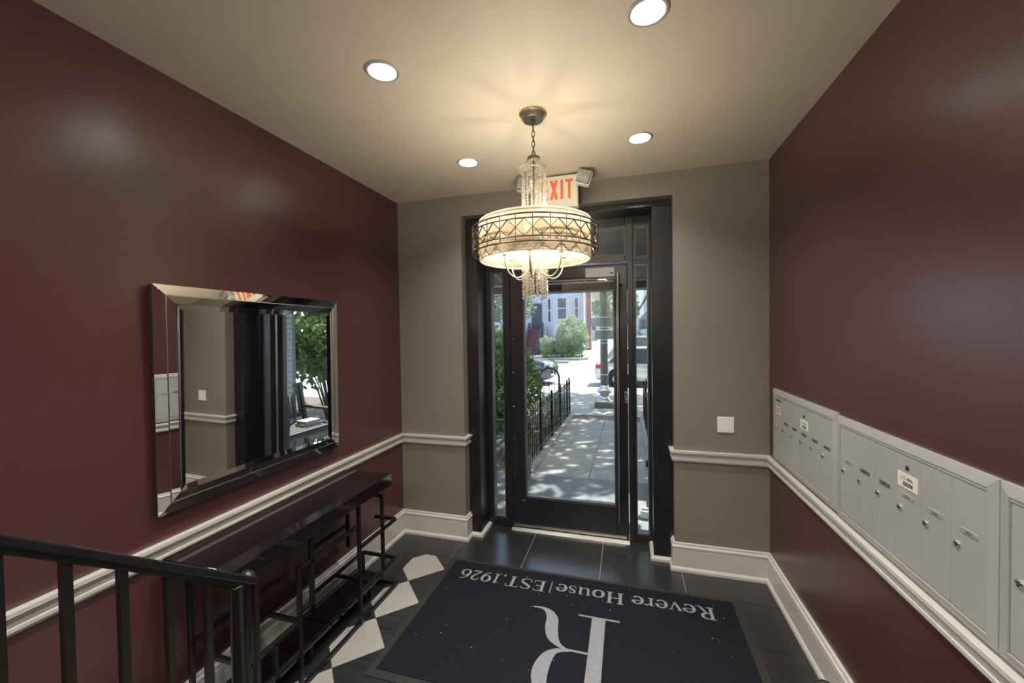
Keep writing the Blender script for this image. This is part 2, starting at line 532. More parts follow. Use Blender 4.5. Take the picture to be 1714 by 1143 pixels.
# ------------------------------------------------------------------ lettering (own stroke alphabet)
TH, TN = .155, .062
def _w(a): return TN + (TH - TN) * abs(cos(a)) ** 1.5
def R_(x0, x1, y0, y1): return [(x0, (y0 + y1) / 2, y1 - y0), (x1, (y0 + y1) / 2, y1 - y0)]
def V_(x, y0, y1, w=TH): return [(x, y0, w), (x, y1, w)]
def SER(x, y, h=.15): return R_(x - h, x + h, y, y + .045)
def glyph(c):
    """-> (strokes, advance); cap height 1"""
    X = .68
    if c == 'R':
        return [V_(.2, 0, 1), SER(.2, 0), R_(.05, .3, .955, 1), [(.2, .975, .05), (.36, .975, .05)] , arc(.36, .75, .22, .225, 90, -90, 14, _w),
                [(.36, .525, .05), (.2, .525, .05)], [(.38, .53, .09), (.62, .06, .14)], [(.58, .022, .045), (.8, .022, .045)]], .8
    if c == 'H':
        return [V_(.2, 0, 1), V_(.68, 0, 1), SER(.2, 0), SER(.2, .955), SER(.68, 0), SER(.68, .955), R_(.2, .68, .49, .54)], .9
    if c == 'E':
        return [V_(.2, 0, 1), R_(.05, .6, .955, 1), R_(.05, .64, 0, .045), R_(.2, .5, .49, .535),
                [(.6, 1, .04), (.58, .77, .03)], [(.63, 0, .04), (.61, .26, .03)], [(.48, .44, .035), (.48, .59, .035)]], .72
    if c == 'T':
        return [V_(.35, 0, 1), SER(.35, 0), R_(.03, .67, .955, 1), [(.05, 1, .04), (.06, .75, .03)], [(.65, 1, .04), (.64, .75, .03)]], .74
    if c == 'S':
        P = [(.52, .78, .05), (.48, .93, .05), (.3, .98, .055), (.13, .88, .09), (.13, .7, .13), (.3, .54, .15), (.48, .38, .14),
             (.52, .2, .11), (.38, .03, .06), (.2, .02, .05), (.08, .12, .05), (.06, .28, .05)]
        return [smooth_pts(P)], .64
    if c == 'o': return [arc(.3, X / 2, .225, X / 2 - .02, 0, 360, 26, _w)], .62
    if c == 'e':
        return [arc(.29, X / 2, .21, X / 2 - .02, 8, 318, 24, _w), R_(.1, .5, X / 2 + .02, X / 2 + .06)], .56
    if c == 'v':
        return [[(.1, X, .13), (.31, 0, .1)], [(.31, 0, .05), (.5, X, .05)], SER(.11, X - .045, .12), SER(.5, X - .045, .1)], .6
    if c == 'r':
        return [V_(.17, 0, X, .12), SER(.17, 0, .13), R_(.05, .17, X - .045, X), smooth_pts([(.2, .42, .05), (.28, .6, .06), (.38, .64, .09), (.44, .58, .12)])], .47
    if c == 'u':
        return [V_(.16, .18, X, .12), smooth_pts([(.16, .2, .12), (.2, .07, .09), (.32, .03, .06), (.48, .14, .05)]), V_(.52, 0, X, .12),
                R_(.03, .17, X - .045, X), R_(.39, .52, X - .045, X), R_(.52, .64, 0, .045)], .68
    if c == 's':
        P = [(.37, .52, .04), (.32, .63, .045), (.2, .65, .05), (.1, .57, .08), (.12, .45, .1), (.24, .35, .12), (.36, .24, .11),
             (.36, .1, .08), (.25, .02, .05), (.13, .03, .045), (.06, .18, .04)]
        return [smooth_pts(P)], .46
    if c == '.': return [V_(.1, 0, .13, .13)], .24
    if c == '|': return [V_(.24, -.1, 1.0, .055)], .46
    if c == '1': return [V_(.24, 0, .95, .12), SER(.24, 0, .15), [(.24, .93, .06), (.08, .82, .04)]], .48
    if c == '9':
        return [arc(.28, .62, .2, .3, 0, 360, 24, _w), smooth_pts([(.48, .62, .12), (.46, .35, .1), (.34, .12, .07), (.12, 0, .05)])], .58
    if c == '6':
        return [arc(.28, .32, .2, .3, 0, 360, 24, _w), smooth_pts([(.08, .32, .12), (.1, .6, .1), (.22, .84, .07), (.46, .97, .05)])], .58
    if c == '2':
        return [smooth_pts([(.08, .72, .05), (.14, .88, .06), (.28, .93, .07), (.42, .82, .11), (.4, .6, .11), (.24, .3, .07), (.08, .08, .06)]),
                R_(.05, .48, 0, .1)], .56
    if c == '0': return [arc(.28, .48, .2, .45, 0, 360, 24, _w)], .58
    if c == '3':
        return [smooth_pts([(.1, .82, .07), (.24, .92, .08), (.4, .8, .1), (.36, .6, .09), (.22, .52, .07)]),
                smooth_pts([(.22, .52, .07), (.42, .42, .1), (.44, .18, .1), (.26, .03, .08), (.08, .12, .07)])], .56
    if c == '4': return [[(.4, 0, .1), (.4, .95, .1)], [(.4, .93, .06), (.06, .28, .06)], R_(.05, .55, .25, .32)], .6
    if c == 'U': return [V_(.12, .25, 1, .12), V_(.5, .25, 1, .12), arc(.31, .27, .19, .23, 180, 360, 12, lambda a: .11)], .66
    if c == 'M': return [V_(.1, 0, 1, .12), V_(.66, 0, 1, .12), [(.12, 1, .11), (.38, .25, .11)], [(.64, 1, .11), (.38, .25, .11)]], .8
    if c == 'A': return [[(.05, 0, .11), (.31, 1, .11)], [(.57, 0, .11), (.31, 1, .11)], R_(.15, .47, .28, .38)], .64
    if c == 'I': return [V_(.1, 0, 1, .12)], .24
    if c == 'L': return [V_(.1, 0, 1, .12), R_(.1, .5, 0, .11)], .54
    if c == 'X': return [[(.04, 0, .16), (.46, 1, .16)], [(.46, 0, .16), (.04, 1, .16)]], .56
    return [], .3

def text_geo(txt, height, length, xf, eps=(0, 0, .00012)):
    """strokes of a line of text, total advance stretched to length"""
    tot = sum(glyph(c)[1] for c in txt)
    k = length / tot
    g = G()
    x = 0
    for c in txt:
        st, adv = glyph(c)
        for si, pts in enumerate(st):
            # widths scale with the mean of both scales
            q = [(p[0] * k + x, p[1] * height, p[2] * (k + height) / 2) for p in pts]
            g.ribbon(q, xf=lambda a, b, si=si: tuple(u + e * si for u, e in zip(xf(a, b), eps)))
        x += adv * k
    return g

# ================================================================== ROOM
XR, H = 2.662, 2.70
YB = -6.2                  # far end of the hall behind the camera
OX0, OX1, OZ = 0.556, 2.092, 2.541     # door opening in the end wall
CY = 0.085                 # casing face
FY = 0.285                 # door frame face

# floor: base slab carries the grout colour; tiles are children
floor = struct('floor', G().box(-.1, XR + .1, YB, .42, -.12, -.0035), 'grout')
def tile(poly, m, gap=.0016):
    cx = sum(p[0] for p in poly) / len(poly); cy = sum(p[1] for p in poly) / len(poly)
    q = []
    for x, y in poly:
        d = sqrt((x - cx) ** 2 + (y - cy) ** 2)
        f = (d - gap * 1.3) / d
        q.append((cx + (x - cx) * f, cy + (y - cy) * f))
    return obj('tile', G().prism(q, -.0036, 0), m, floor)
def rect(x0, x1, y0, y1): return [(x0, y0), (x1, y0), (x1, y1), (x0, y1)]
cols = [0.0, .535, 1.067, 1.600, 2.130, XR]
for i in range(5):
    tile(rect(cols[i], cols[i + 1], -.265, 0), 'tile_dark')
cols2 = [OX0, 1.067, 1.600, OX1]
for i in range(3):
    tile(rect(cols2[i], cols2[i + 1], 0, .30), 'tile_dark')
y = -.265
while y > -2.0:
    y2 = y - .4475
    tile(rect(0, .272, max(y2, -2.055), y), 'tile_dark')
    tile(rect(2.39, XR, max(y2, -2.055), y), 'tile_dark')
    y = y2
def clip(poly, x0, x1, y0, y1):
    for ax, v, s in ((0, x0, 1), (0, x1, -1), (1, y0, 1), (1, y1, -1)):
        out = []
        for i in range(len(poly)):
            a, b = poly[i - 1], poly[i]
            ia, ib = s * (a[ax] - v) >= 0, s * (b[ax] - v) >= 0
            if ia != ib:
                t = (v - a[ax]) / (b[ax] - a[ax])
                out.append((a[0] + t * (b[0] - a[0]), a[1] + t * (b[1] - a[1])))
            if ib: out.append(b)
        poly = out
        if len(poly) < 3: return []
    return poly
hd = .1785
for i in range(-2, 14):
    for j in range(-12, 8):
        if (i + j) % 2: continue
        cx, cy = .384 + i * hd, -.761 + j * hd
        P = clip([(cx, cy - hd), (cx + hd, cy), (cx, cy + hd), (cx - hd, cy)], .272, 2.39, -2.055, -.265)
        if P:
            A = abs(sum(P[k - 1][0] * P[k][1] - P[k][0] * P[k - 1][1] for k in range(len(P)))) / 2
            if A > .0008:
                tile(P, 'tile_white' if i % 2 == 0 else 'tile_black', .0007)
# floor behind the stair foot
tag(obj('stair_hall_floor_covering', G().box(0, XR, YB, -2.057, -.0036, 0), 'tile_dark', floor))

# side walls
struct('wall_left', G().box(-.12, 0, YB, .42, 0, H), 'burgundy')
struct('wall_right', G().box(XR, XR + .12, YB, .42, 0, H), 'burgundy')
struct('wall_rear', G().box(-.12, XR + .12, YB - .12, YB, 0, H), 'rear')
g = G().box(-.0, OX0, 0, .42, 0, H).box(OX1, XR, 0, .42, 0, H).box(OX0, OX1, 0, .42, OZ, H)
struct('wall_back', g, 'taupe')

# ceiling with holes for the recessed lights
LX = [0.846, 1.868]
LY = [-.545, -1.457, -2.37, -3.28]
HS, HR = .11, .056
xs = sorted([-.12, XR + .12] + [x + s * HS for x in LX for s in (-1, 1)])
ys = sorted([YB - .12, .42] + [y + s * HS for y in LY for s in (-1, 1)])
g = G()
for i in range(len(xs) - 1):
    for j in range(len(ys) - 1):
        x0, x1, y0, y1 = xs[i], xs[i + 1], ys[j], ys[j + 1]
        cx, cy = (x0 + x1) / 2, (y0 + y1) / 2
        if any(abs(cx - a) < .01 for a in LX) and any(abs(cy - b) < .01 for b in LY):
            n = 32
            inner, outer = [], []
            for k in range(n):
                a = 2 * pi * k / n + pi / 4
                c_, s_ = cos(a), sin(a)
                q = HS / max(abs(c_), abs(s_))
                inner.append((cx + HR * c_, cy + HR * s_, H)); outer.append((cx + q * c_, cy + q * s_, H))
            g.add(inner + outer, [(k, (k + 1) % n, n + (k + 1) % n, n + k) for k in range(n)])
        else:
            g.add([(x0, y0, H), (x1, y0, H), (x1, y1, H), (x0, y1, H)], [(0, 1, 2, 3)])
g.add([(-.12, YB - .12, H + .2), (XR + .12, YB - .12, H + .2), (XR + .12, .42, H + .2), (-.12, .42, H + .2)], [(0, 1, 2, 3)])
struct('ceiling', g, 'ceiling')

# chair rail and baseboard
rail = [(0, .745), (.011, .745), (.013, .753), (.019, .756), (.019, .768), (.012, .772), (.012, .788), (.021, .794),
        (.022, .803), (.030, .806), (.030, .820), (0, .820)]
base = [(0, 0), (.030, 0), (.030, .016), (.024, .026), (.018, .030), (.018, .145), (.014, .150), (.021, .158), (.021, .168), (.012, .176), (.012, .186), (0, .190)]
shoe = [(0, 0), (.022, 0), (.022, .018), (.014, .028), (0, .030)]
pl = [(0, -2.6), (0, 0), (OX0, 0), (OX0, CY)]
pr_ = [(OX1, CY), (OX1, 0), (XR, 0), (XR, -2.6)]
struct('trim_1', G().sweep(pl, rail), 'trim')
struct('trim_2', G().sweep(pr_, rail), 'trim')
struct('baseboard_left', G().sweep(pl, base), 'trim')
struct('baseboard_right', G().sweep(pr_, base), 'trim')
# black casing of the recess
JX0, JX1 = .651, 1.961
struct('trim_3', G().box(OX0, JX0, CY, .42, 0, 2.50), 'black_wood', .004)
struct('trim_4', G().box(JX1, OX1, CY, .42, 0, 2.50), 'black_wood', .004)
struct('trim_5', G().box(OX0, OX1, CY, .42, 2.50, OZ), 'black_wood', .004)
struct('trim_6', G().sweep([(OX0, CY), (JX0, CY), (JX0, FY)], shoe), 'trim')
struct('trim_7', G().sweep([(JX1, FY), (JX1, CY), (OX1, CY)], shoe), 'trim')
# small latch hole plate in the soffit over the door
struct('trim_8', G().lathe([(.0, 2.4985), (.012, 2.4985), (.012, 2.5005)], (1.83, .19, 0), 16), 'mailbox_gap')

# ------------------------------------------------------------------ entrance frame, sidelights, transoms, door
def framed_pane(name, x0, x1, z0, z1, fx0, fx1, fz0, fz1, glass_y=.315):
    """fixed light: frame members fx/fz around a pane x/z"""
    w = thing(name, ((x0 + x1) / 2, FY, fz0), None, None)
    tag(w, kind='structure')
    for a in ((fx0, x0, fz0, fz1), (x1, fx1, fz0, fz1)):
        obj('frame_stile', G().box(a[0], a[1], FY, .36, a[2], a[3]), 'black_door', w, .002)
    for a in ((x0, x1, fz0, z0), (x0, x1, z1, fz1)):
        obj('frame_rail', G().box(a[0], a[1], FY, .36, a[2], a[3]), 'black_door', w, .002)
    b = .008
    for a in ((x0, x0 + b, z0, z1), (x1 - b, x1, z0, z1), (x0 + b, x1 - b, z0, z0 + b), (x0 + b, x1 - b, z1 - b, z1)):
        obj('glazing_bead', G().box(a[0], a[1], FY + .008, .36, a[2], a[3]), 'bead', w)
    obj('pane', G().box(x0 + b * .5, x1 - b * .5, glass_y, glass_y + .006, z0 + b * .5, z1 - b * .5), 'glass', w)
    return w
framed_pane('window_1', .690, .800, .075, 2.145, JX0, .820, 0, 2.180)
framed_pane('window_2', 1.851, 1.946, .065, 2.143, 1.835, JX1, 0, 2.165)
framed_pane('window_3', 1.851, 1.946, 2.190, 2.430, 1.835, JX1, 2.165, 2.50)
framed_pane('window_4', .865, 1.780, 2.212, 2.435, .820, 1.835, 2.165, 2.50)
framed_pane('window_5', .690, .800, 2.20, 2.430, JX0, .820, 2.180, 2.50)
# jamb posts between sidelights and door
struct('trim_9', G().box(.820, .858, FY - .004, .37, 0, 2.165), 'black_door', .002)
struct('trim_10', G().box(1.797, 1.835, FY - .004, .37, 0, 2.165), 'black_door', .002)
struct('trim_11', G().prism([(FY - .045, 0), (FY + .09, 0), (FY + .09, .016), (FY - .02, .016)], .858, 1.797, 'x'), 'steel')

D = thing('door_1', (1.33, FY, .02), None, None)
tag(D, kind='structure')
dx0, dx1, dz0, dz1 = .862, 1.793, .020, 2.140
gx0, gx1, gz0, gz1 = .968, 1.700, .262, 2.055
Yd0, Yd1 = FY + .004, FY + .05
obj('stile', G().box(dx0, gx0, Yd0, Yd1, dz0, dz1), 'black_door', D, .002)
obj('stile', G().box(gx1, dx1, Yd0, Yd1, dz0, dz1), 'black_door', D, .002)
obj('rail', G().box(gx0, gx1, Yd0, Yd1, dz0, gz0), 'black_door', D, .002)
obj('rail', G().box(gx0, gx1, Yd0, Yd1, gz1, dz1), 'black_door', D, .002)
for a in ((gx0, gx0 + .012, gz0, gz1), (gx1 - .012, gx1, gz0, gz1), (gx0 + .012, gx1 - .012, gz0, gz0 + .012), (gx0 + .012, gx1 - .012, gz1 - .012, gz1)):
    obj('glazing_bead', G().box(a[0], a[1], Yd0 + .006, Yd1, a[2], a[3]), 'bead', D)
obj('pane', G().box(gx0 + .006, gx1 - .006, .310, .316, gz0 + .006, gz1 - .006), 'glass', D)
obj('door_sweep', G().box(dx0 + .01, dx1 - .02, Yd0 - .008, Yd0, .022, .040), 'steel', D)
for z in (.45, .75, 1.02, 1.3, 1.58):
    obj('hinge_screw', G().lathe([(0, -.003), (.005, -.002), (.006, 0)], (.878, Yd0, z), 8, True, 'y'), 'steel', D)
h = obj('pull_handle', G().tube([(1.722, Yd0 - .045, .165), (1.727, Yd0 - .045, 2.072)], .0105, 14), 'steel', D)
for z, x in ((.235, 1.722), (1.985, 1.727)):
    obj('handle_bracket', G().tube([(x, Yd0 - .045, z), (x + .024, Yd0 - .03, z), (x + .026, Yd0, z)], .007, 10), 'steel', h)
lk = obj('lock_plate', G().box(1.768, 1.792, Yd0 - .004, Yd0, 1.075, 1.165), 'steel', D, .002)
obj('lock_cylinder', G().lathe([(0, -.010), (.008, -.010), (.008, 0)], (1.780, Yd0 - .004, 1.10), 16, True, 'y'), 'chrome', lk)
obj('lock_notch', G().box(1.775, 1.785, Yd0 - .006, Yd0 - .004, 1.14, 1.15), 'mailbox_gap', lk)
obj('door_tag', G().box(.936, .972, Yd0 - .003, Yd0, .232, .248), 'brass', D)
nt_ = obj('paper_notice', G().box(1.482, 1.700, Yd0 - .002, Yd0, 2.055, 2.125), 'paper', D)
obj('notice_print', G().box(1.672, 1.690, Yd0 - .0026, Yd0 - .002, 2.075, 2.085), 'ink', nt_)

# ================================================================== CEILING LIGHTS
def recessed(x, y, label):
    t = thing('recessed_light', (x, y, H), label, 'ceiling light', 'recessed downlights in the lobby ceiling')
    obj('trim_ring', G().lathe([(HR - .003, .012), (HR - .002, -.004), (HR + .008, -.006), (.069, -.003), (.070, 0)], (x, y, H), 40), 'can', t)
    obj('baffle', G().lathe([(HR - .001, -.002), (.050, .03), (.040, .062), (.0, .062)], (x, y, H), 40), 'can', t)
    obj('diffuser', G().lathe([(.0, .052), (.036, .054), (.040, .060)], (x, y, H), 32), 'lamp', t)
    ld = bpy.data.lights.new('downlight', 'AREA')
    ld.shape = 'DISK'; ld.size = .07; ld.energy = DOWNLIGHT_W; ld.color = (1.0, .95, .88)
    lo = bpy.data.objects.new('downlight', ld); COL.objects.link(lo)
    lo.parent = t; lo.location = (0, 0, .045)
    return t
names = {(0, 0): 'recessed ceiling light nearest the left red wall by the door', (1, 0): 'recessed ceiling light right of the chandelier near the door wall',
         (0, 1): 'larger recessed ceiling light left of the chandelier', (1, 1): 'largest recessed ceiling light at the top edge of the photo',
         (0, 2): 'recessed ceiling light over the left stair railing', (1, 2): 'recessed ceiling light over the stairs near the mailbox wall',
         (0, 3): 'rearmost left recessed ceiling light above the stairs', (1, 3): 'rearmost right recessed ceiling light above the stairs'}
for j in range(4):
    for i in range(2):
        recessed(LX[i], LY[j], names[(i, j)])

gp = thing('added_fill_globe', (1.33, -4.25, H), 'added fill lamp, a glass globe out of view above the stairs', 'ceiling light')  # invented lamp behind the camera, added to brighten the lobby
obj('fill_globe_plate', G().lathe([(.09, 0), (.09, -.02), (.03, -.03), (.03, -.06)], (1.33, -4.25, H), 28), 'steel', gp)
obj('fill_globe_shell', G().lathe([(.05, -.05)] + [(.15 * sin(a * pi / 14), -.20 + .15 * cos(a * pi / 14)) for a in range(2, 14)] + [(0, -.35)], (1.33, -4.25, H), 28), 'globe', gp)
ld = bpy.data.lights.new('fill_globe_light', 'POINT'); ld.energy = FILL_GLOBE_W; ld.color = (1.0, .93, .83); ld.shadow_soft_size = .14
lo = bpy.data.objects.new('fill_globe_light', ld); COL.objects.link(lo); lo.parent = gp; lo.location = (0, 0, -.20)

# ================================================================== CHANDELIER
CX, CYC = 1.358, -.964
ch = thing('chandelier', (CX, CYC, H), 'drum chandelier with cream shade, diamond band and crystal strands', 'chandelier')
C3 = (CX, CYC, 0)
obj('ceiling_canopy', G().lathe([(.067, 2.70), (.069, 2.695), (.066, 2.690), (.061, 2.688), (.060, 2.680), (.054, 2.676), (.051, 2.668)], C3, 40), 'champagne', ch)
obj('canopy_plate', G().lathe([(.051, 2.668), (.049, 2.666), (.0, 2.666)], C3, 40, False), 'steel', ch)
obj('canopy_finial', G().lathe([(.010, 2.664), (.012, 2.656), (.008, 2.648), (.004, 2.642), (0, 2.640)], C3, 16), 'bronze', ch)
z = 2.642
for k in range(6):
    pts = []
    for a in range(16):
        t = 2 * pi * a / 16
        u, v = .0075 * cos(t), .0155 * sin(t)
        pts.append((CX + (u if k % 2 else 0), CYC + (0 if k % 2 else u), z - .0155 + v))
    obj('chain_link', G().tube(pts, .0022, 6, closed=True), 'bronze', ch)
    z -= .0245
obj('crystal_cap', G().lathe([(.004, 2.503), (.012, 2.500), (.014, 2.492), (.030, 2.488), (.032, 2.478), (.022, 2.472), (.004, 2.470)], C3, 28), 'bronze', ch)
# bead strands: crown then straight hang, plus the tail below the shade
def bead(g, x, y, z, r):
    vs = [(x, y, z + r), (x, y, z - r)] + [(x + r * cos(k * pi / 3) * .95, y + r * sin(k * pi / 3) * .95, z + h_ * r * .42) for h_ in (1, -1) for k in range(6)]
    fs = []
    for k in range(6):
        l = (k + 1) % 6
        fs += [(0, 2 + k, 2 + l), (2 + k, 8 + k, 8 + l, 2 + l), (1, 8 + l, 8 + k)]
    g.add(vs, fs)
for s in range(16):
    a = 2 * pi * s / 16
    g = G()
    path = [(.026, 2.476), (.034, 2.464), (.046, 2.452), (.059, 2.441), (.066, 2.428), (.060, 2.414)]
    zz = 2.397
    while zz > 2.175:
        path.append((.0565, zz)); zz -= .0142
    for k, (r, zb) in enumerate(path):
        bead(g, CX + r * cos(a), CYC + r * sin(a), zb, .0066)
    obj('crystal_strand', g, 'crystal', ch)
for s in range(16):
    a = 2 * pi * s / 16
    g = G()
    zz = 2.10
    zb = 1.800 + .012 * (s % 3)
    rr = .060 if s % 2 else .044
    while zz > zb:
        bead(g, CX + rr * cos(a), CYC + rr * sin(a), zz, .0078); zz -= .0166
    obj('crystal_strand', g, 'crystal', ch)
obj('strand_ring', G().tube([(CX + .060 * cos(k * pi / 16), CYC + .060 * sin(k * pi / 16), 2.427) for k in range(32)], .0025, 6, closed=True), 'champagne', ch)
obj('strand_ring', G().tube([(CX + .058 * cos(k * pi / 16), CYC + .058 * sin(k * pi / 16), 2.108) for k in range(32)], .003, 6, closed=True), 'champagne', ch)
obj('center_stem', G().lathe([(0, 2.49), (.006, 2.488), (.006, 2.02), (.012, 2.01), (.014, 1.955), (.020, 1.945), (.020, 1.925), (.006, 1.90), (0, 1.885)], C3, 16), 'champagne', ch)
# drum shade
RS, ZS0, ZS1 = .272, 1.985, 2.166
sh = obj('drum_shade', G().lathe([(RS, ZS0), (RS, ZS1), (RS - .003, ZS1), (RS - .003, ZS0), (RS, ZS0)], C3, 72), 'shade', ch)
for zz in (ZS0 + .002, ZS1 - .002):
    obj('shade_hem', G().lathe([(RS + .0015, zz - .005), (RS + .0015, zz + .005), (RS - .0045, zz + .005), (RS - .0045, zz - .005), (RS + .0015, zz - .005)], C3, 72), 'shade', sh)
# spider holding the shade
for k in range(3):
    a = 2 * pi * k / 3 + 1.31
    obj('shade_spider', G().tube([(CX + .006 * cos(a), CYC + .006 * sin(a), 2.155), (CX + (RS - .003) * cos(a), CYC + (RS - .003) * sin(a), 2.158)], .003, 8), 'bronze', ch)
# metal band of diamonds
RB = .305
bd = obj('band_hoop', G().lathe([(RB, 2.127), (RB + .003, 2.127), (RB + .003, 2.134), (RB, 2.134), (RB, 2.127)], C3, 72), 'bronze', ch)
obj('band_hoop', G().lathe([(RB, 2.011), (RB + .003, 2.011), (RB + .003, 2.018), (RB, 2.018), (RB, 2.011)], C3, 72), 'bronze', ch)
for zz in (2.110, 2.035):
    obj('band_hoop', G().lathe([(RB, zz - .003), (RB + .003, zz - .003), (RB + .003, zz + .003), (RB, zz + .003), (RB, zz - .003)], C3, 72), 'bronze', ch)
NB = 26
def cyl(a, r, z): return Vector((CX + r * cos(a), CYC + r * sin(a), z))
for k in range(NB):
    a = 2 * pi * (k + .32) / NB
    am = a + pi / NB
    b = a + 2 * pi / NB
    obj('band_upright', G().bar(cyl(a, RB + .0015, 2.013), cyl(a, RB + .0015, 2.132), .0042, .003), 'bronze', ch)
    zm = .5 * (2.110 + 2.035)
    T, Bt, L, Rr = cyl(am, RB + .0005, 2.109), cyl(am, RB + .0005, 2.036), cyl(a, RB + .0015, zm), cyl(b, RB + .0015, zm)
    g = G()
    for p, q in ((T, L), (L, Bt), (Bt, Rr), (Rr, T)): g.bar(p, q, .0046, .003)
    df = obj('diamond_frame', g, 'bronze', ch)
    cm = cyl(am, RB, zm); n_ = Vector((cos(am), sin(am), 0))
    def sh_(p, f): return cm + (p - cm) * f
    gl = [sh_(p, .9) + n_ * .0 for p in (T, L, Bt, Rr)] + [sh_(p, .66) + n_ * .003 for p in (T, L, Bt, Rr)]
    bk = [sh_(p, .9) - n_ * .0025 for p in (T, L, Bt, Rr)]
    g = G().add(gl + bk, [(4, 5, 6, 7), (0, 1, 5, 4), (1, 2, 6, 5), (2, 3, 7, 6), (3, 0, 4, 7), (8, 11, 10, 9),
                          (0, 8, 9, 1), (1, 9, 10, 2), (2, 10, 11, 3), (3, 11, 8, 0)])
    obj('bevelled_glass', g, 'shade_glass', df)
for k in range(4):
    a = 2 * pi * k / 4 + .32
    obj('band_bracket', G().bar(cyl(a, RS, 2.05), cyl(a, RB, 2.05), .004), 'bronze', ch)
# curved arms with candle sleeves
for k in range(6):
    a = radians(-86 + 60 * k)
    ca, sa = cos(a), sin(a)
    prof = [(.012, 2.03), (.018, 1.985), (.034, 1.938), (.066, 1.905), (.104, 1.899), (.136, 1.922), (.152, 1.962), (.156, 2.004)]
    P = smooth_pts([(CX + r * ca, CYC + r * sa, zz) for r, zz in prof], 4)
    arm = obj('arm', G().tube(P, .0042, 8), 'champagne', ch)
    e = (CX + .156 * ca, CYC + .156 * sa, 0)
    obj('candle_cup', G().lathe([(0, 2.002), (.010, 2.003), (.0115, 2.009), (.008, 2.010)], e, 16), 'champagne', arm)
    obj('candle_sleeve', G().lathe([(.0085, 2.008), (.0085, 2.062), (0, 2.064)], e, 16), 'candle', arm)
    obj('candle_bulb', G().lathe([(.006, 2.062), (.0105, 2.078), (.011, 2.09), (.006, 2.112), (0, 2.122)], e, 14), 'bulb', arm)
    ld = bpy.data.lights.new('candle_light', 'POINT')
    ld.energy = BULB_W; ld.color = (1.0, .89, .72); ld.shadow_soft_size = .013
    lo = bpy.data.objects.new('candle_light', ld); COL.objects.link(lo)
    lo.parent = ch; lo.location = (e[0] - CX, e[1] - CYC, 2.138 - H)

# ================================================================== EXIT SIGN
ex = thing('exit_sign', (1.335, -.2, H), 'white EXIT sign with orange red letters and two lamp heads', 'exit sign')
ex0, ex1, ez0, ez1, ey = 1.187, 1.487, 2.472, 2.682, -.205
obj('housing', G().box(ex0, ex1, ey, ey + .045, ez0, ez1), 'exit_case', ex, .006)
obj('face_plate', G().box(ex0 + .006, ex1 - .006, ey - .004, ey, ez0 + .012, ez1 - .008), 'exit_case', ex, .003)
obj('bottom_lip', G().box(ex0, ex1, ey - .008, ey + .05, ez0 - .006, ez0 + .004), 'exit_case', ex, .002)
obj('ceiling_mount', G().box(ex0 + .02, ex1 - .06, ey + .05, ey + .13, 2.655, H), 'exit_case', ex, .003)
obj('mount_neck', G().box(1.27, 1.40, ey + .04, ey + .055, 2.64, 2.69), 'exit_case', ex)
fy_ = ey - .0045
xE, hE, zE = 1.240, .128, 2.522
LT = [G(), G(), G(), G()]
def blk(i, x0, x1, z0, z1): LT[i].box(x0, x1, fy_ - .0008, fy_, z0, z1)
st = .019
blk(0, xE, xE + st, zE, zE + hE)
for q in (zE, zE + hE / 2 - .008, zE + hE - .017): blk(0, xE + st, xE + .044, q, q + .017)
xx = xE + .058
for s in (0, 1):
    a0 = xx + (0 if s == 0 else .036); a1 = xx + (.036 if s == 0 else 0)
    LT[1].prism([(a0, zE), (a0 + .021, zE), (a1 + .021, zE + hE), (a1, zE + hE)], fy_ - .0008 - s * .0002, fy_, 'y')
blk(2, xx + .072, xx + .072 + st, zE, zE + hE)
xt = xx + .105
blk(3, xt, xt + .054, zE + hE - .018, zE + hE); blk(3, xt + .0175, xt + .0175 + st, zE, zE + hE - .018)
for q in LT: obj('letter', q, 'exit_red', ex)
for sx, px, rl in ((-1, 1.128, -.18), (1, 1.530, -.30)):
    pz, hw = 2.634, .049
    def rot(p, px=px, pz=pz, rl=rl):
        x, z = p[0] - px, p[2] - pz
        return (px + x * cos(rl) - z * sin(rl), p[1], pz + x * sin(rl) + z * cos(rl))
    def rbox(x0, x1, y0, y1, z0, z1):
        g = G().box(x0, x1, y0, y1, z0, z1); g.v = [rot(p) for p in g.v]; return g
    hh = obj('lamp_head', rbox(px - hw, px + hw, -.262, -.200, pz - hw, pz + hw), 'exit_case', ex, .014, segs=3)
    obj('lamp_lens', rbox(px - hw + .006, px + hw - .006, -.272, -.258, pz - hw + .006, pz + hw - .006), 'lens', hh, .009, segs=3)
    for q in range(7):
        xx_ = px - hw + .014 + q * .0117
        obj('lens_rib', rbox(xx_ - .002, xx_ + .002, -.275, -.270, pz - hw + .014, pz + hw - .014), 'lens', hh)
    obj('lamp_pivot', G().tube([(px - sx * .03, -.21, 2.63), (1.337 + sx * .148, -.185, 2.63)], .012, 12), 'exit_case', hh)

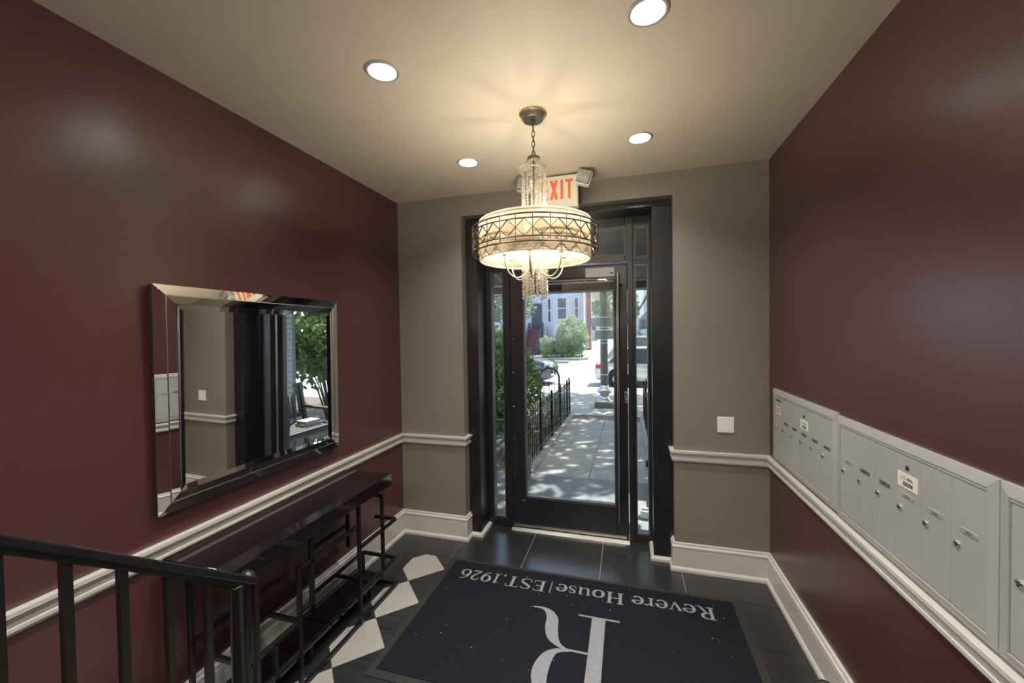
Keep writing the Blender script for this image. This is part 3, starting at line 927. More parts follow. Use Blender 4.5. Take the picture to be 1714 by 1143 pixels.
# ================================================================== WALL MIRROR
MY0, MY1, MZ0, MZ1 = -1.800, -.800, .932, 1.842
mr = thing('wall_mirror', (0, (MY0 + MY1) / 2, MZ0), 'large silver framed mirror hanging on the red wall above the console', 'mirror')
mr.rotation_euler = (0, .011, -.0135)
obj('backing', G().box(.008, .034, MY0 + .004, MY1 - .004, MZ0 + .004, MZ1 - .004), 'mirror_edge', mr)
def ring_parts(name, u0, d0, u1, d1, m, back=.033):
    """four mitred strips between insets u0 and u1 with face depth d0 -> d1"""
    def corner(u, d): return [(d, MY0 + u, MZ0 + u), (d, MY1 - u, MZ0 + u), (d, MY1 - u, MZ1 - u), (d, MY0 + u, MZ1 - u)]
    A, B = corner(u0, d0), corner(u1, d1)
    A2, B2 = corner(u0, back), corner(u1, back)
    for k in range(4):
        l = (k + 1) % 4
        vs = [A[k], A[l], B[l], B[k], A2[k], A2[l], B2[l], B2[k]]
        obj(name, G().add(vs, [(0, 1, 2, 3), (4, 7, 6, 5), (0, 4, 5, 1), (1, 5, 6, 2), (2, 6, 7, 3), (3, 7, 4, 0)]), m, mr)
ring_parts('outer_mirror_strip', 0, .0365, .0395, .0450, 'mirror')
ring_parts('bead_strip', .0400, .0450, .0430, .0470, 'steel')
ring_parts('inner_mirror_strip', .0435, .0450, .074, .0500, 'mirror')
ring_parts('pane_bevel', .0745, .0475, .098, .0440, 'mirror')
obj('mirror_pane', G().box(.034, .0440, MY0 + .098, MY1 - .098, MZ0 + .098, MZ1 - .098), 'mirror', mr)
for u, v in ((.02, .02), (.02, 1), (1, .02), (1, 1)):
    yy = MY0 + .02 if u < .5 else MY1 - .02
    zz = MZ0 + .02 if v < .5 else MZ1 - .02
    obj('corner_stud', G().lathe([(0, .004), (.003, .003), (.004, 0)], (.041, yy, zz), 10, True, 'x'), 'chrome', mr)

# ================================================================== MAILBOXES
def plain_text(txt, height, length, y0, z0, x):
    """text on the right-hand wall: reading direction is -y"""
    return text_geo(txt, height, length, lambda a, b: (x, y0 - a, z0 + b), (-.00003, 0, 0))
def mailbox_unit(y1, y0, z0, z1, label, numbers, first=False, doors=6):
    """y1 = far end (larger y), y0 = near end"""
    t = thing('mailbox_unit', (XR, (y0 + y1) / 2, z0), label, 'mailboxes', 'apartment mailbox panels on the right wall')
    fwid, X0, X1 = .030, XR - .018, XR
    iy1, iy0, iz0, iz1 = y1 - fwid, y0 + fwid * .85, z0 + .027, z1 - .030
    O = [(y1, z0), (y0, z0), (y0, z1), (y1, z1)]
    I = [(iy1, iz0), (iy0, iz0), (iy0, iz1), (iy1, iz1)]
    for k in range(4):
        l = (k + 1) % 4
        vs = [(X0 + .006, *O[k]), (X0 + .006, *O[l]), (X0, *I[l]), (X0, *I[k]), (X1, *O[k]), (X1, *O[l]), (X1, *I[l]), (X1, *I[k])]
        obj('frame_member', G().add(vs, [(0, 1, 2, 3), (4, 7, 6, 5), (0, 4, 5, 1), (1, 5, 6, 2), (2, 6, 7, 3), (3, 7, 4, 0)]), 'mailbox', t, .0012)
    obj('recess_back', G().box(X0 + .0135, X1, iy0, iy1, iz0, iz1), 'mailbox_gap', t)
    obj('hinge_rail', G().box(X0 + .002, X0 + .012, iy0 + .001, iy1 - .001, iz1 - .010, iz1 - .001), 'mailbox', t, .001)
    n = doors
    wd = (iy1 - iy0) / n
    XF = X0 + .004
    for k in range(n):
        a1 = iy1 - k * wd - .0006 - (.002 if k == 0 else 0); a0 = iy1 - (k + 1) * wd + .0006 + (.002 if k == n - 1 else 0)
        d = obj('mailbox_door', G().box(XF, XF + .009, a0, a1, iz0 + .003, iz1 - .0115), 'mailbox', t, .001)
        ly = a1 - .024
        lz = z0 + .208
        lock = obj('lock', G().lathe([(0, -.006), (.0075, -.006), (.0095, -.004), (.0095, 0)], (XF, ly, lz), 18, True, 'x'), 'chrome', d)
        obj('key_slot', G().box(XF - .0066, XF - .006, ly - .0012, ly + .0012, lz - .005, lz + .005), 'ink', d)
        num = numbers[k]
        if num is not None:
            dark = k < 4 and not first
            p = obj('name_plate', G().box(XF - .002, XF, a1 - .091, a1 - .033, z0 + .247, z0 + .261), 'plate_dark' if (first or k in (1, 2)) else 'plate', d, .0006)
            if num:
                obj('number_print', plain_text(num, .0095, .024, a1 - .050, z0 + .2495, XF - .0024), 'ink', d)
            else:
                g = G()
                for q in range(4): g.box(XF - .0025, XF - .002, a1 - .046 - q * .008 - .004, a1 - .046 - q * .008, z0 + .250, z0 + .258)
                obj('number_print', g, 'ink', d)
        if first and k == 0:
            obj('mail_slot', G().box(XF - .001, XF + .0004, a1 - .108, a1 - .022, z0 + .364, z0 + .372), 'ink', d)
            s = obj('notice_sticker', G().box(XF - .001, XF, a1 - .092, a1 - .022, z0 + .285, z0 + .332), 'sticker', d)
            g = G()
            for q, (w0, w1) in enumerate(((.035, .08), (.03, .085), (.035, .075))):
                g.box(XF - .0014, XF - .001, a1 - w1, a1 - w0, z0 + .318 - q * .012, z0 + .323 - q * .012)
            obj('sticker_print', g, 'ink_red', d)
        if k == 3:
            obj('master_lock', G().lathe([(0, -.003), (.006, -.003), (.0085, -.001), (.0085, 0)], (XF, (a0 + a1) / 2, z0 + .346), 18, True, 'x'), 'ink', d)
            s = obj('mail_plate', G().box(XF - .0015, XF, a1 - .108, a1 - .014, z0 + .278, z0 + .326), 'sticker', d)
            obj('plate_print', plain_text('U.S. MAIL', .011, .06, a1 - .030, z0 + .305, XF - .0019), 'ink', d)
            obj('plate_window', G().box(XF - .002, XF - .0015, a1 - .086, a1 - .042, z0 + .287, z0 + .298), 'ink', d)
            obj('plate_strip', G().box(XF - .0024, XF - .002, a1 - .082, a1 - .046, z0 + .2905, z0 + .2945), 'plate', d)
    return t
mailbox_unit(-.104, -.880, .838, 1.266, 'grey mailbox panel nearest the door wall, with sticker and mail slot', [None, '', '', '', '', ''], True)
mailbox_unit(-.883, -1.655, .832, 1.258, 'grey mailbox panel in the middle with doors numbered up to 302', ['201', '202', '203', '204', '301', '302'])
mailbox_unit(-1.658, -2.430, .832, 1.258, 'grey mailbox panel cut off at the right edge of the photo', ['', '', '', '', '', ''])

# blank wall plate
wp = thing('wall_plate', (2.407, 0, .955), 'white blank switch plate with four screws on the taupe wall', 'wall plate')
obj('cover', G().box(2.357, 2.457, -.007, 0, .954, 1.058), 'white_plastic', wp, .003)
for sx in (2.386, 2.428):
    for sz in (.970, 1.042):
        obj('screw', G().lathe([(0, -.0015), (.003, -.001), (.0035, 0)], (sx, -.007, sz), 10, True, 'y'), 'steel', wp)

# ================================================================== DOOR MAT
mt = thing('door_mat', (1.49, -.78, 0), 'large black door mat with grey lettering and a big R', 'door mat')
mx0, mx1, my0, my1 = .560, 2.417, -1.292, -.262
obj('rubber_border', G().prism(rect(mx0, mx1, my0, my1), .0, .006), 'mat_rubber', mt, .003)
obj('carpet_pile', G().prism(rect(mx0 + .042, mx1 - .042, my0 + .042, my1 - .03), .005, .010), 'mat_fibre', mt, .002)
ZM = .0106
MT = 'Revere House|EST.1926'
kk = 1.575 / sum(glyph(c)[1] for c in MT)
adv = 0
for c in MT:
    if c != ' ':
        obj('letter', text_geo(c, .105, glyph(c)[1] * kk, lambda a, b: (2.265 - adv - a, -.378 - b, ZM)), 'mat_print', mt)
    adv += glyph(c)[1] * kk
g = G()
ZK = [ZM + .0009]
def mono(P, k=8):
    ZK[0] += .0002
    g.ribbon([(x, y, w) for x, y, w in smooth_pts(P, k)], z=ZK[0])
g.ribbon([(1.623, -.630, .074), (1.623, -1.20, .074)], z=ZM)
g.ribbon([(1.511, -.632, .013), (1.738, -.632, .013)], z=ZM + .0002)
g.ribbon([(1.50, -1.198, .013), (1.735, -1.198, .013)], z=ZM + .0004)
g.ribbon([(1.60, -.901, .013), (1.46, -.900, .013)], z=ZM + .0006)
mono([(1.50, -1.198, .014), (1.44, -1.190, .030), (1.392, -1.145, .062), (1.375, -1.06, .078), (1.392, -.972, .062), (1.430, -.922, .030), (1.50, -.903, .013)])
mono([(1.475, -.900, .013), (1.435, -.880, .028), (1.397, -.835, .060), (1.378, -.770, .070), (1.371, -.705, .066), (1.345, -.655, .045), (1.300, -.628, .018), (1.244, -.630, .010)])
obj('monogram', g, 'mat_print', mt)
random.seed(5)
for k in range(46):
    x, yy = random.uniform(.66, 2.3), random.uniform(-1.2, -.32)
    s = random.uniform(.0015, .0045); a = random.uniform(0, pi)
    g = G().prism([(x + s * cos(a), yy + s * sin(a)), (x - s * .4 * sin(a), yy + s * .4 * cos(a)), (x - s * cos(a), yy - s * sin(a)), (x + s * .4 * sin(a), yy - s * .4 * cos(a))], ZM - .0005, ZM + .0014)
    obj('lint_speck', g, 'lint', mt)

# ================================================================== CONSOLE TABLE
ct = thing('console_table', (.21, -1.26, 0), 'black glass console table with geometric metal base under the mirror', 'console table')
tx0, tx1, ty0, ty1, tz = .036, .378, -1.795, -.738, .768
obj('table_top', G().box(tx0, tx1, ty0, ty1, tz - .012, tz), 'console_top', ct, .0015)
obj('apron', G().box(tx0 + .004, tx1 - .002, ty0 + .002, ty1 - .002, tz - .072, tz - .0125), 'console_top', ct, .0015)
B_ = .018
def bars(L, name):
    for a, b in L:
        obj(name, G().bar(a, b, B_), 'console_bar', ct, .0015)
F, K = .345, .095
ZT = tz - .072
front = [((F, -.800, .185), (F, -.800, .66)), ((F, -.66, .445), (F, -1.02, .445)), ((F, -.66, .193), (F, -1.02, .193)),
         ((F, -1.02, .02), (F, -1.02, ZT)), ((F, -1.02, .570), (F, -1.445, .570)), ((F, -1.445, .02), (F, -1.445, .579)),
         ((F, -1.370, .37), (F, -1.370, ZT)), ((F, -1.445, .370), (F, -1.361, .370)), ((F, -1.445, .330), (F, -1.70, .330)), ((F, -1.70, .02), (F, -1.70, ZT)),
         ((F, -1.445, .190), (F, -1.78, .190)), ((F, -1.58, .190), (F, -1.58, .33))]
back = [((K, -.80, .30), (K, -.80, ZT)), ((K, -.80, .445), (K, -1.10, .445)), ((K, -1.10, .02), (K, -1.10, ZT)), ((K, -1.10, .27), (K, -1.52, .27)),
        ((K, -1.52, .02), (K, -1.52, ZT)), ((K, -.72, .193), (K, -1.10, .193)), ((K, -1.52, .40), (K, -1.74, .40)), ((K, -1.74, .02), (K, -1.74, ZT))]
bars([b for b in front if abs(b[0][2] - b[1][2]) > .05], 'upright_bar')
bars([b for b in back if abs(b[0][2] - b[1][2]) > .05], 'upright_bar')
bars([b for b in front + back if abs(b[0][2] - b[1][2]) <= .05], 'cross_bar')
bars([((K, -.80, .651), (F, -.80, .651)), ((K + .10, -.66, .445), (F, -.66, .445)), ((K, -.66, .193), (F, -.66, .193)), ((K, -.92, .193), (F, -.92, .193)),
      ((K, -1.445, .33), (F, -1.445, .33)), ((K, -1.70, .33), (F, -1.70, .33))], 'side_bar')
bars([((K, -.66, .193), (K, -.72, .193)), ((K, -.66, .184), (K, -.66, .02))], 'upright_bar')
# base frame and lower shelf panels
bars([((.335, -.64, .012), (.335, -1.79, .012)), ((.075, -.64, .012), (.075, -1.79, .012)), ((.075, -.64, .012), (.335, -.64, .012)), ((.075, -1.79, .012), (.335, -1.79, .012))], 'base_bar')
obj('lower_shelf', G().box(.07, .275, -1.16, -.70, .090, .104), 'console_top', ct, .001)
obj('lower_shelf', G().box(.07, .275, -1.78, -1.167, .090, .104), 'console_top', ct, .001)
bars([((.262, -.82, .021), (.262, -.82, .09)), ((.262, -1.30, .021), (.262, -1.30, .09)), ((.262, -1.62, .021), (.262, -1.62, .09)), ((.085, -.82, .021), (.085, -.82, .09)), ((.085, -1.62, .021), (.085, -1.62, .09))], 'shelf_post')

# ================================================================== STAIRS AND RAILINGS
SX0, SX1 = .715, 2.115
RISE, TREAD = .170, .225
stc = struct('stairs', G().box(SX0, SX1, YB, -2.08 - 8 * TREAD, 0, 8 * RISE), 'stair')
for k in range(8):
    obj('step', G().box(SX0, SX1, -2.08 - 8 * TREAD, -2.08 - k * TREAD, k * RISE, (k + 1) * RISE), 'stair', stc, .006)

def railing(x, side, label):
    """side = +1 when the lobby wall side is towards -x"""
    t = thing('stair_railing', (x, -1.97, 0), label, 'railing', 'wrought iron stair railings')
    yN, zN, sl = -1.964, .900, .755
    def zt(yy): return zN + (yN - yy) * sl
    ye = -3.75
    top = G().bar((x, yN, zt(yN) - .011), (x, ye, zt(ye) - .011), .042, .020)
    obj('handrail', top, 'iron', t, .004)
    obj('rail_channel', G().bar((x, yN - .02, zt(yN - .02) - .028), (x, ye, zt(ye) - .028), .026, .014), 'iron', t)
    obj('end_bar', G().bar((x, yN + .002, .0), (x, yN + .002, zN - .012), .016), 'iron', t, .002)
    obj('newel_post', G().lathe([(.0, 0), (.034, 0), (.034, .02), (.019, .03), (.019, .895), (.022, .900), (.022, .908), (0, .910)], (x - .004 * side, yN - .052, 0), 20), 'iron', t)
    obj('newel_cap', G().lathe([(.024, .868), (.027, .885), (.022, .902), (.012, .911), (0, .914)], (x - .030 * side, yN + .0, 0), 18), 'iron', t)
    yy = -2.104
    k = 0
    while yy > ye + .05:
        zb = 0 if yy > -2.09 else (math.floor((-2.08 - yy) / TREAD) + 1) * RISE
        obj('baluster', G().bar((x, yy, max(0, zb - (0 if abs(x - 1.4) < .69 else .0))), (x, yy, zt(yy) - .03), .016), 'iron', t)
        yy -= .0925
    return t
railing(.693, 1, 'black iron stair railing in front of the console table')
railing(2.140, -1, 'black iron stair railing below the mailboxes at the bottom edge')

# ================================================================== OUTSIDE: GROUND
def gz(y):                                   # the walk falls gently to the street
    return -.05 - max(0, y - 1.66) * .020
exg = struct('ground_garden', G().box(-14, 16, .42, 5.6, -.6, -.12), 'soil')
struct('entrance_landing', G().box(.05, 2.70, .37, 1.0, -.4, -.03), 'blue_slate', .004)
land2 = struct('entrance_step', G().box(.05, 2.70, 1.003, 1.66, -.4, -.032), 'blue_slate', .004)
walk = struct('walk_bed', G().prism([(1.66, -.3), (5.6, -.3), (5.6, gz(5.6) - .012), (1.66, gz(1.66) - .012)], .70, 2.02, 'x'), 'mortar')
wy = [1.664, 2.53, 3.40, 4.27, 5.14, 5.6]
for a, b in zip(wy[:-1], wy[1:]):
    for x0, x1 in ((.70, 1.352), (1.360, 2.02)):
        obj('paving_slab', G().prism([(a + .004, -.2), (b - .004, -.2), (b - .004, gz(b)), (a + .004, gz(a))], x0 + .003, x1 - .003, 'x'), 'concrete', walk)
struct('path_kerb', G().prism([(1.66, -.3), (5.6, -.3), (5.6, gz(5.6) + .05), (1.66, gz(1.66) + .05)], .56, .70, 'x'), 'concrete', .008)
struct('path_kerb', G().prism([(1.66, -.3), (5.6, -.3), (5.6, gz(5.6) + .05), (1.66, gz(1.66) + .05)], 2.02, 2.14, 'x'), 'concrete', .008)
pav = struct('pavement', G().prism([(5.6, -.6), (10.6, -.6), (10.6, gz(10.6) - .01), (5.6, gz(5.6) - .01)], -30, 34, 'x'), 'mortar')
xq = -5.0
while xq < 6:
    for a, b in ((5.6, 6.85), (6.85, 8.1), (8.1, 9.35), (9.35, 10.5)):
        obj('paving_slab', G().prism([(a + .005, -.3), (b - .005, -.3), (b - .005, gz(b)), (a + .005, gz(a))], xq + .005, xq + 1.245, 'x'), 'concrete', pav)
    xq += 1.25
struct('kerb', G().box(-30, 34, 10.5, 10.68, -.6, gz(10.6) + .005), 'concrete', .01)
RZ = -.43
struct('road', G().box(-60, 60, 10.68, 130, -.9, RZ), 'road')
struct('far_pavement', G().box(-60, -1.9, 23.5, 45, -.8, RZ + .14), 'concrete')
struct('side_pavement', G().box(3.6, 60, 22.5, 120, -.8, RZ + .14), 'concrete')

# building front round the entrance and the painted brick return on the right
struct('wall_front_left', G().box(-14, -.0, .42, .60, -.3, 9), 'brick_paint')
struct('wall_front_right', G().box(XR + .12, 14, .30, .60, -.3, 9), 'brick_paint')
struct('wall_front_upper', G().box(-.0, XR + .12, .42, .60, H + .02, 9), 'brick_paint')
wing = struct('wall_brick_return', G().box(2.765, 5.5, .60, 1.48, -.3, 6), 'mortar')
bm_ = G().box(-.012, .012, -.098, .098, -.031, .031).mesh('brick')
bm2 = G().box(-.012, .012, -.045, .045, -.031, .031).mesh('brick')
for m_ in (bm_, bm2): m_.materials.append(M['brick_paint'])
row = 0
zz = -.02
while zz < 2.5:
    yy = .60 + (.10 if row % 2 else .0)
    if row % 2:
        o = obj('brick', bm2, None, wing); o.location = (2.760, .65, zz); yy = .70
    while yy + .2 <= 1.49:
        o = obj('brick', bm_, None, wing); o.location = (2.760, yy + .1, zz); yy += .205
    if 1.48 - yy > .06:
        o = obj('brick', bm2, None, wing); o.location = (2.760, yy + .05, zz)
    zz += .072; row += 1

# awning over the entrance
aw = thing('entrance_awning', (1.33, .6, 2.2), 'dark canvas awning over the entrance outside the door', 'awning')
obj('canvas_top', G().prism([(.60, 2.62), (1.78, 2.20), (1.78, 2.215), (.60, 2.66)], -.1, 2.76, 'x'), 'awning', aw)
obj('valance', G().box(-.1, 2.76, 1.775, 1.79, 2.085, 2.215), 'valance', aw)
obj('side_panel', G().prism([(.60, 2.085), (1.78, 2.085), (1.78, 2.2), (.60, 2.62)], -.11, -.10, 'x'), 'awning', aw)
obj('side_panel', G().prism([(.60, 2.085), (1.78, 2.085), (1.78, 2.2), (.60, 2.62)], 2.76, 2.77, 'x'), 'awning', aw)
for yy, zz in ((1.76, 2.20), (1.15, 2.30), (1.76, 2.10)):
    obj('frame_tube', G().tube([(-.09, yy, zz), (2.75, yy, zz)], .011, 8), 'white_tube', aw)
for xx in (-.09, .40, 1.33, 2.25, 2.75):
    obj('frame_tube', G().tube([(xx, .61, 2.30), (xx, 1.15, 2.30), (xx, 1.76, 2.20)], .009, 8), 'white_tube', aw)

# ------------------------------------------------------------------ plants
def foliage(blobs, n, size, seed):
    rnd = random.Random(seed)
    g = G()
    W = [b[3] * b[4] * b[5] for b in blobs]
    for _ in range(n):
        cx, cy, cz, rx, ry, rz = rnd.choices(blobs, W)[0]
        while True:
            d = Vector((rnd.gauss(0, 1), rnd.gauss(0, 1), rnd.gauss(0, 1)))
            if d.length > .01: break
        d.normalize()
        f = rnd.uniform(.55, 1.0) ** .6 * (1 + .12 * sin(7 * d.x + 5 * d.z + seed))
        p = Vector((cx + d.x * rx * f, cy + d.y * ry * f, cz + d.z * rz * f))
        s = size * rnd.uniform(.6, 1.3)
        ax = (d + Vector((rnd.gauss(0, .8), rnd.gauss(0, .8), rnd.gauss(0, .8) - .2))).normalized()
        sd = ax.cross(Vector((rnd.gauss(0, 1), rnd.gauss(0, 1), rnd.gauss(0, 1)))).normalized()
        nn = ax.cross(sd)
        a = p; b = p + ax * s * .5 + sd * s * .24 + nn * s * .05; c = p + ax * s; e = p + ax * s * .5 - sd * s * .24 + nn * s * .05
        g.add([a, b, c, e], [(0, 1, 2), (0, 2, 3)])
    return g
def shrub(name, loc, blobs, n, size, seed, label, cat='shrub', m='leaf', stems=6, group=None, r=.012):
    t = thing(name, loc, label, cat, group)
    tag(obj('foliage', foliage(blobs, n, size, seed), m, t, fix=False), kind='stuff')
    rnd = random.Random(seed + 1)
    for k in range(stems):
        b = blobs[k % len(blobs)]
        tip = Vector((b[0] + rnd.uniform(-.5, .5) * b[3], b[1] + rnd.uniform(-.5, .5) * b[4], b[2] + rnd.uniform(-.2, .5) * b[5]))
        root = Vector(loc) + Vector((rnd.uniform(-.08, .08), rnd.uniform(-.08, .08), 0))
        mid = root.lerp(tip, .5) + Vector((rnd.uniform(-.1, .1), rnd.uniform(-.1, .1), .05))
        obj('stem', G().tube(smooth_pts([tuple(root), tuple(mid), tuple(tip)], 4), [r * (1 - .6 * i / 8) for i in range(9)], 6), 'stem', t)
    return t
shrub('garden_shrub', (-.28, 3.3, -.12), [(-.16, 3.4, .85, .50, .75, .72), (-.10, 2.65, .68, .38, .45, .52), (-.75, 4.4, .9, .5, .7, .8)], 5200, .13, 3,
      'tall leafy green shrub inside the left garden fence')
shrub('fence_plant', (.30, 2.35, -.12), [(.30, 2.35, .12, .22, .35, .24)], 500, .09, 12, 'low green plant at the foot of the left fence near the door', 'plant', stems=3, r=.006)
shrub('fence_plant', (.28, 4.7, -.12), [(.28, 4.7, .12, .25, .6, .25)], 700, .09, 13, 'low green plants at the far corner of the left fence', 'plant', 'leaf_pale', stems=3, r=.006)
shrub('garden_shrub', (2.45, 3.0, -.12), [(2.47, 3.0, .30, .25, .7, .34)], 1300, .10, 14, 'low leafy shrub beside the right garden fence', m='leaf', stems=4, r=.008)
shrub('garden_shrub', (3.75, 3.3, -.12), [(3.75, 3.0, 1.50, .80, .9, .60), (3.35, 2.2, 1.35, .45, .45, .55), (4.5, 3.9, 1.45, .8, .8, .7), (3.2, 3.3, 1.25, .4, .5, .5), (5.2, 4.4, 1.5, .7, .7, .7)], 8500, .12, 21,
      'big spreading green shrub behind the right bench, seen in the mirror', stems=14, r=.018)
rnd = random.Random(8)
def tree(loc, h, blobs, n, size, seed, label, r=.14, m='leaf_tree', lean=(0, 0)):
    t = thing('tree', loc, label, 'tree', 'trees outside the house')
    x, y, z = loc
    P = [(x, y, z), (x + lean[0] * .4, y + lean[1] * .4, z + h * .5), (x + lean[0], y + lean[1], z + h)]
    obj('trunk', G().tube(smooth_pts(P, 4), [r * (1 - .55 * i / 8) for i in range(9)], 10), 'bark', t)
    rn = random.Random(seed)
    for k in range(5):
        b = blobs[k % len(blobs)]
        s = Vector((x + lean[0] * .8, y + lean[1] * .8, z + h * .8))
        e = Vector((b[0] + rn.uniform(-.4, .4) * b[3], b[1] + rn.uniform(-.4, .4) * b[4], b[2]))
        obj('branch', G().tube([s, s.lerp(e, .5) + Vector((0, 0, .15)), e], [r * .35, r * .22, r * .08], 7), 'bark', t)
    tag(obj('crown', foliage(blobs, n, size, seed), m, t, fix=False), kind='stuff')
    return t
tree((3.3, 6.9, -.2), 4.6, [(2.9, 6.2, 5.9, 2.0, 2.2, 1.2), (1.2, 5.6, 5.5, 1.3, 1.7, .8), (4.6, 6.6, 5.8, 1.8, 2.0, 1.2), (2.4, 4.2, 5.4, 1.2, 1.0, .7)], 4000, .30, 31,
     'street tree right of the path with its crown shading the walk', .15, lean=(-.3, -.4))
tree((5.4, 9.9, -.25), 4.4, [(4.0, 10.2, 5.7, 2.2, 1.8, 1.1), (2.2, 10.6, 5.5, 1.6, 1.5, .9), (5.6, 9.8, 5.8, 1.8, 1.6, 1.1)], 4300, .30, 36,
     'kerbside street tree whose crown shades the pavement', .16, lean=(-.5, .2))
tree((6.6, 4.8, -.15), 3.6, [(6.8, 5.2, 4.9, 2.2, 2.0, 1.4)], 2600, .28, 32, 'forked garden tree behind the shrub, seen in the mirror', .15, lean=(.5, .2))
tree((5.4, 6.2, -.15), 3.6, [(5.2, 7.2, 4.8, 1.8, 1.6, 1.3)], 2000, .28, 33, 'slim leaning garden tree, seen in the mirror', .10, lean=(-.7, .3))
tree((-7.5, 27.2, RZ + .14), 2.6, [(-7.2, 27.0, 4.3, 1.7, 1.5, 1.5), (-6.0, 27.2, 3.6, 1.0, 1.0, .9), (-9.3, 27, 4.6, 1.7, 1.5, 1.6)], 5200, .22, 34,
     'leafy tree in front of the pale house across the street', .14, 'leaf_tree')
tree((.4, 60, RZ), 4.0, [(.2, 60, 6.0, 3.2, 3.0, 3.6)], 3000, .6, 35, 'distant tree at the end of the side street', .3, 'leaf_pale')
# big clipped shrub and its little bed on the far corner
shrub('corner_shrub', (-2.1, 26.4, RZ + .14), [(-2.05, 26.4, 1.62, 1.15, 1.1, 1.15), (-1.7, 26.5, .80, .75, .7, .70), (-2.5, 26.3, .75, .8, .7, .65)], 6500, .15, 41,
      'large round pale green shrub on the far street corner', m='leaf_pale', stems=8, r=.04)
shrub('corner_bush', (-3.95, 26.3, RZ + .14), [(-3.95, 26.3, .75, .52, .5, .60)], 1300, .14, 42, 'small pale bush left of the round corner shrub', m='leaf_pale', stems=4, r=.02)
shrub('low_hedge', (-2.7, 24.9, RZ + .14), [(-3.2, 24.9, .0, .9, .4, .28), (-1.7, 24.9, .0, .6, .4, .3)], 1500, .12, 43, 'low green ground cover below the round corner shrub', 'plant', 'leaf', stems=3, r=.015)
struct('planting_bed', G().prism([(-4.9, 24.4), (-1.3, 24.1), (-.8, 24.8), (-.85, 26.9), (-4.9, 27.2)], RZ + .1, RZ + .30), 'concrete')

# ------------------------------------------------------------------ fences
def fence(name, pts, label, hgt, spacing=.105, post_every=8, railz=(.08, -.06)):
    a, b = Vector(pts[0]), Vector(pts[1])
    t = thing(name, a, label, 'fence', 'low black iron fences by the path')
    L = (b - a).length
    n = int(L / spacing)
    d = (b - a) / n
    pk = G().bar((0, 0, 0), (0, 0, hgt - .02), .010)
    pk.add([(-.008, -.008, hgt - .02), (.008, -.008, hgt - .02), (.008, .008, hgt - .02), (-.008, .008, hgt - .02), (0, 0, hgt + .045)],
           [(0, 1, 4), (1, 2, 4), (2, 3, 4), (3, 0, 4), (0, 3, 2, 1)])
    pm = pk.mesh('picket'); pm.materials.append(M['iron'])
    ps = G().bar((0, 0, -.05), (0, 0, hgt + .06), .026)
    ps.add([(-.018, -.018, hgt + .06), (.018, -.018, hgt + .06), (.018, .018, hgt + .06), (-.018, .018, hgt + .06), (0, 0, hgt + .10)],
           [(0, 1, 4), (1, 2, 4), (2, 3, 4), (3, 0, 4), (0, 3, 2, 1)])
    pp = ps.mesh('post'); pp.materials.append(M['iron'])
    for k in range(n + 1):
        o = obj('post' if k % post_every == 0 else 'picket', pp if k % post_every == 0 else pm, None, t)
        o.location = d * k
    for q in (railz[0], hgt + railz[1]):
        obj('fence_rail', G().bar(a + Vector((0, 0, q)), b + Vector((0, 0, q)), .020, .012), 'iron', t)
    return t
fence('iron_fence', [(.625, 1.70, gz(1.7) + .05), (.625, 5.50, gz(5.5) + .05)], 'black iron picket fence along the left edge of the path', .66)
fence('iron_fence', [(.60, 5.55, gz(5.5) + .05), (-3.6, 5.55, gz(5.5) + .05)], 'black iron picket fence along the pavement, left of the path', .66, post_every=10)
fence('iron_fence', [(2.09, 1.75, gz(1.7) + .05), (2.09, 5.50, gz(5.5) + .05)], 'black iron picket fence along the right edge of the path', .66)
fence('iron_fence', [(2.15, 5.55, gz(5.5) + .05), (5.2, 5.55, gz(5.5) + .05)], 'black iron picket fence along the pavement, right of the path', .66, post_every=10)
fence('iron_fence', [(-1.3, 25.38, RZ + .3), (-3.9, 25.38, RZ + .3)], 'small iron fence in front of the round corner shrub', .85, .16)
fence('iron_fence', [(-5.3, 27.6, RZ + .14), (-9.9, 27.6, RZ + .14)], 'distant iron fence before the red steps of the pale house', 1.0, .2)
# hoop bicycle stand on the pavement
hs = thing('bicycle_stand', (-.28, 8.0, gz(8)), 'dark arched bicycle stand on the pavement behind the fence', 'bicycle stand')
P = [(-.55, 8.0, gz(8)), (-.55, 8.0, .38)] + [(-.285 - .265 * cos(a * pi / 12), 8.0, .38 + .265 * sin(a * pi / 12)) for a in range(1, 12)] + [(-.02, 8.0, .38), (-.02, 8.0, gz(8))]
obj('hoop', G().tube(P, .028, 10), 'iron', hs)
for x in (-.55, -.02): obj('foot_flange', G().lathe([(.06, .0), (.06, .012), (.03, .016)], (x, 8.0, gz(8)), 14), 'iron', hs)

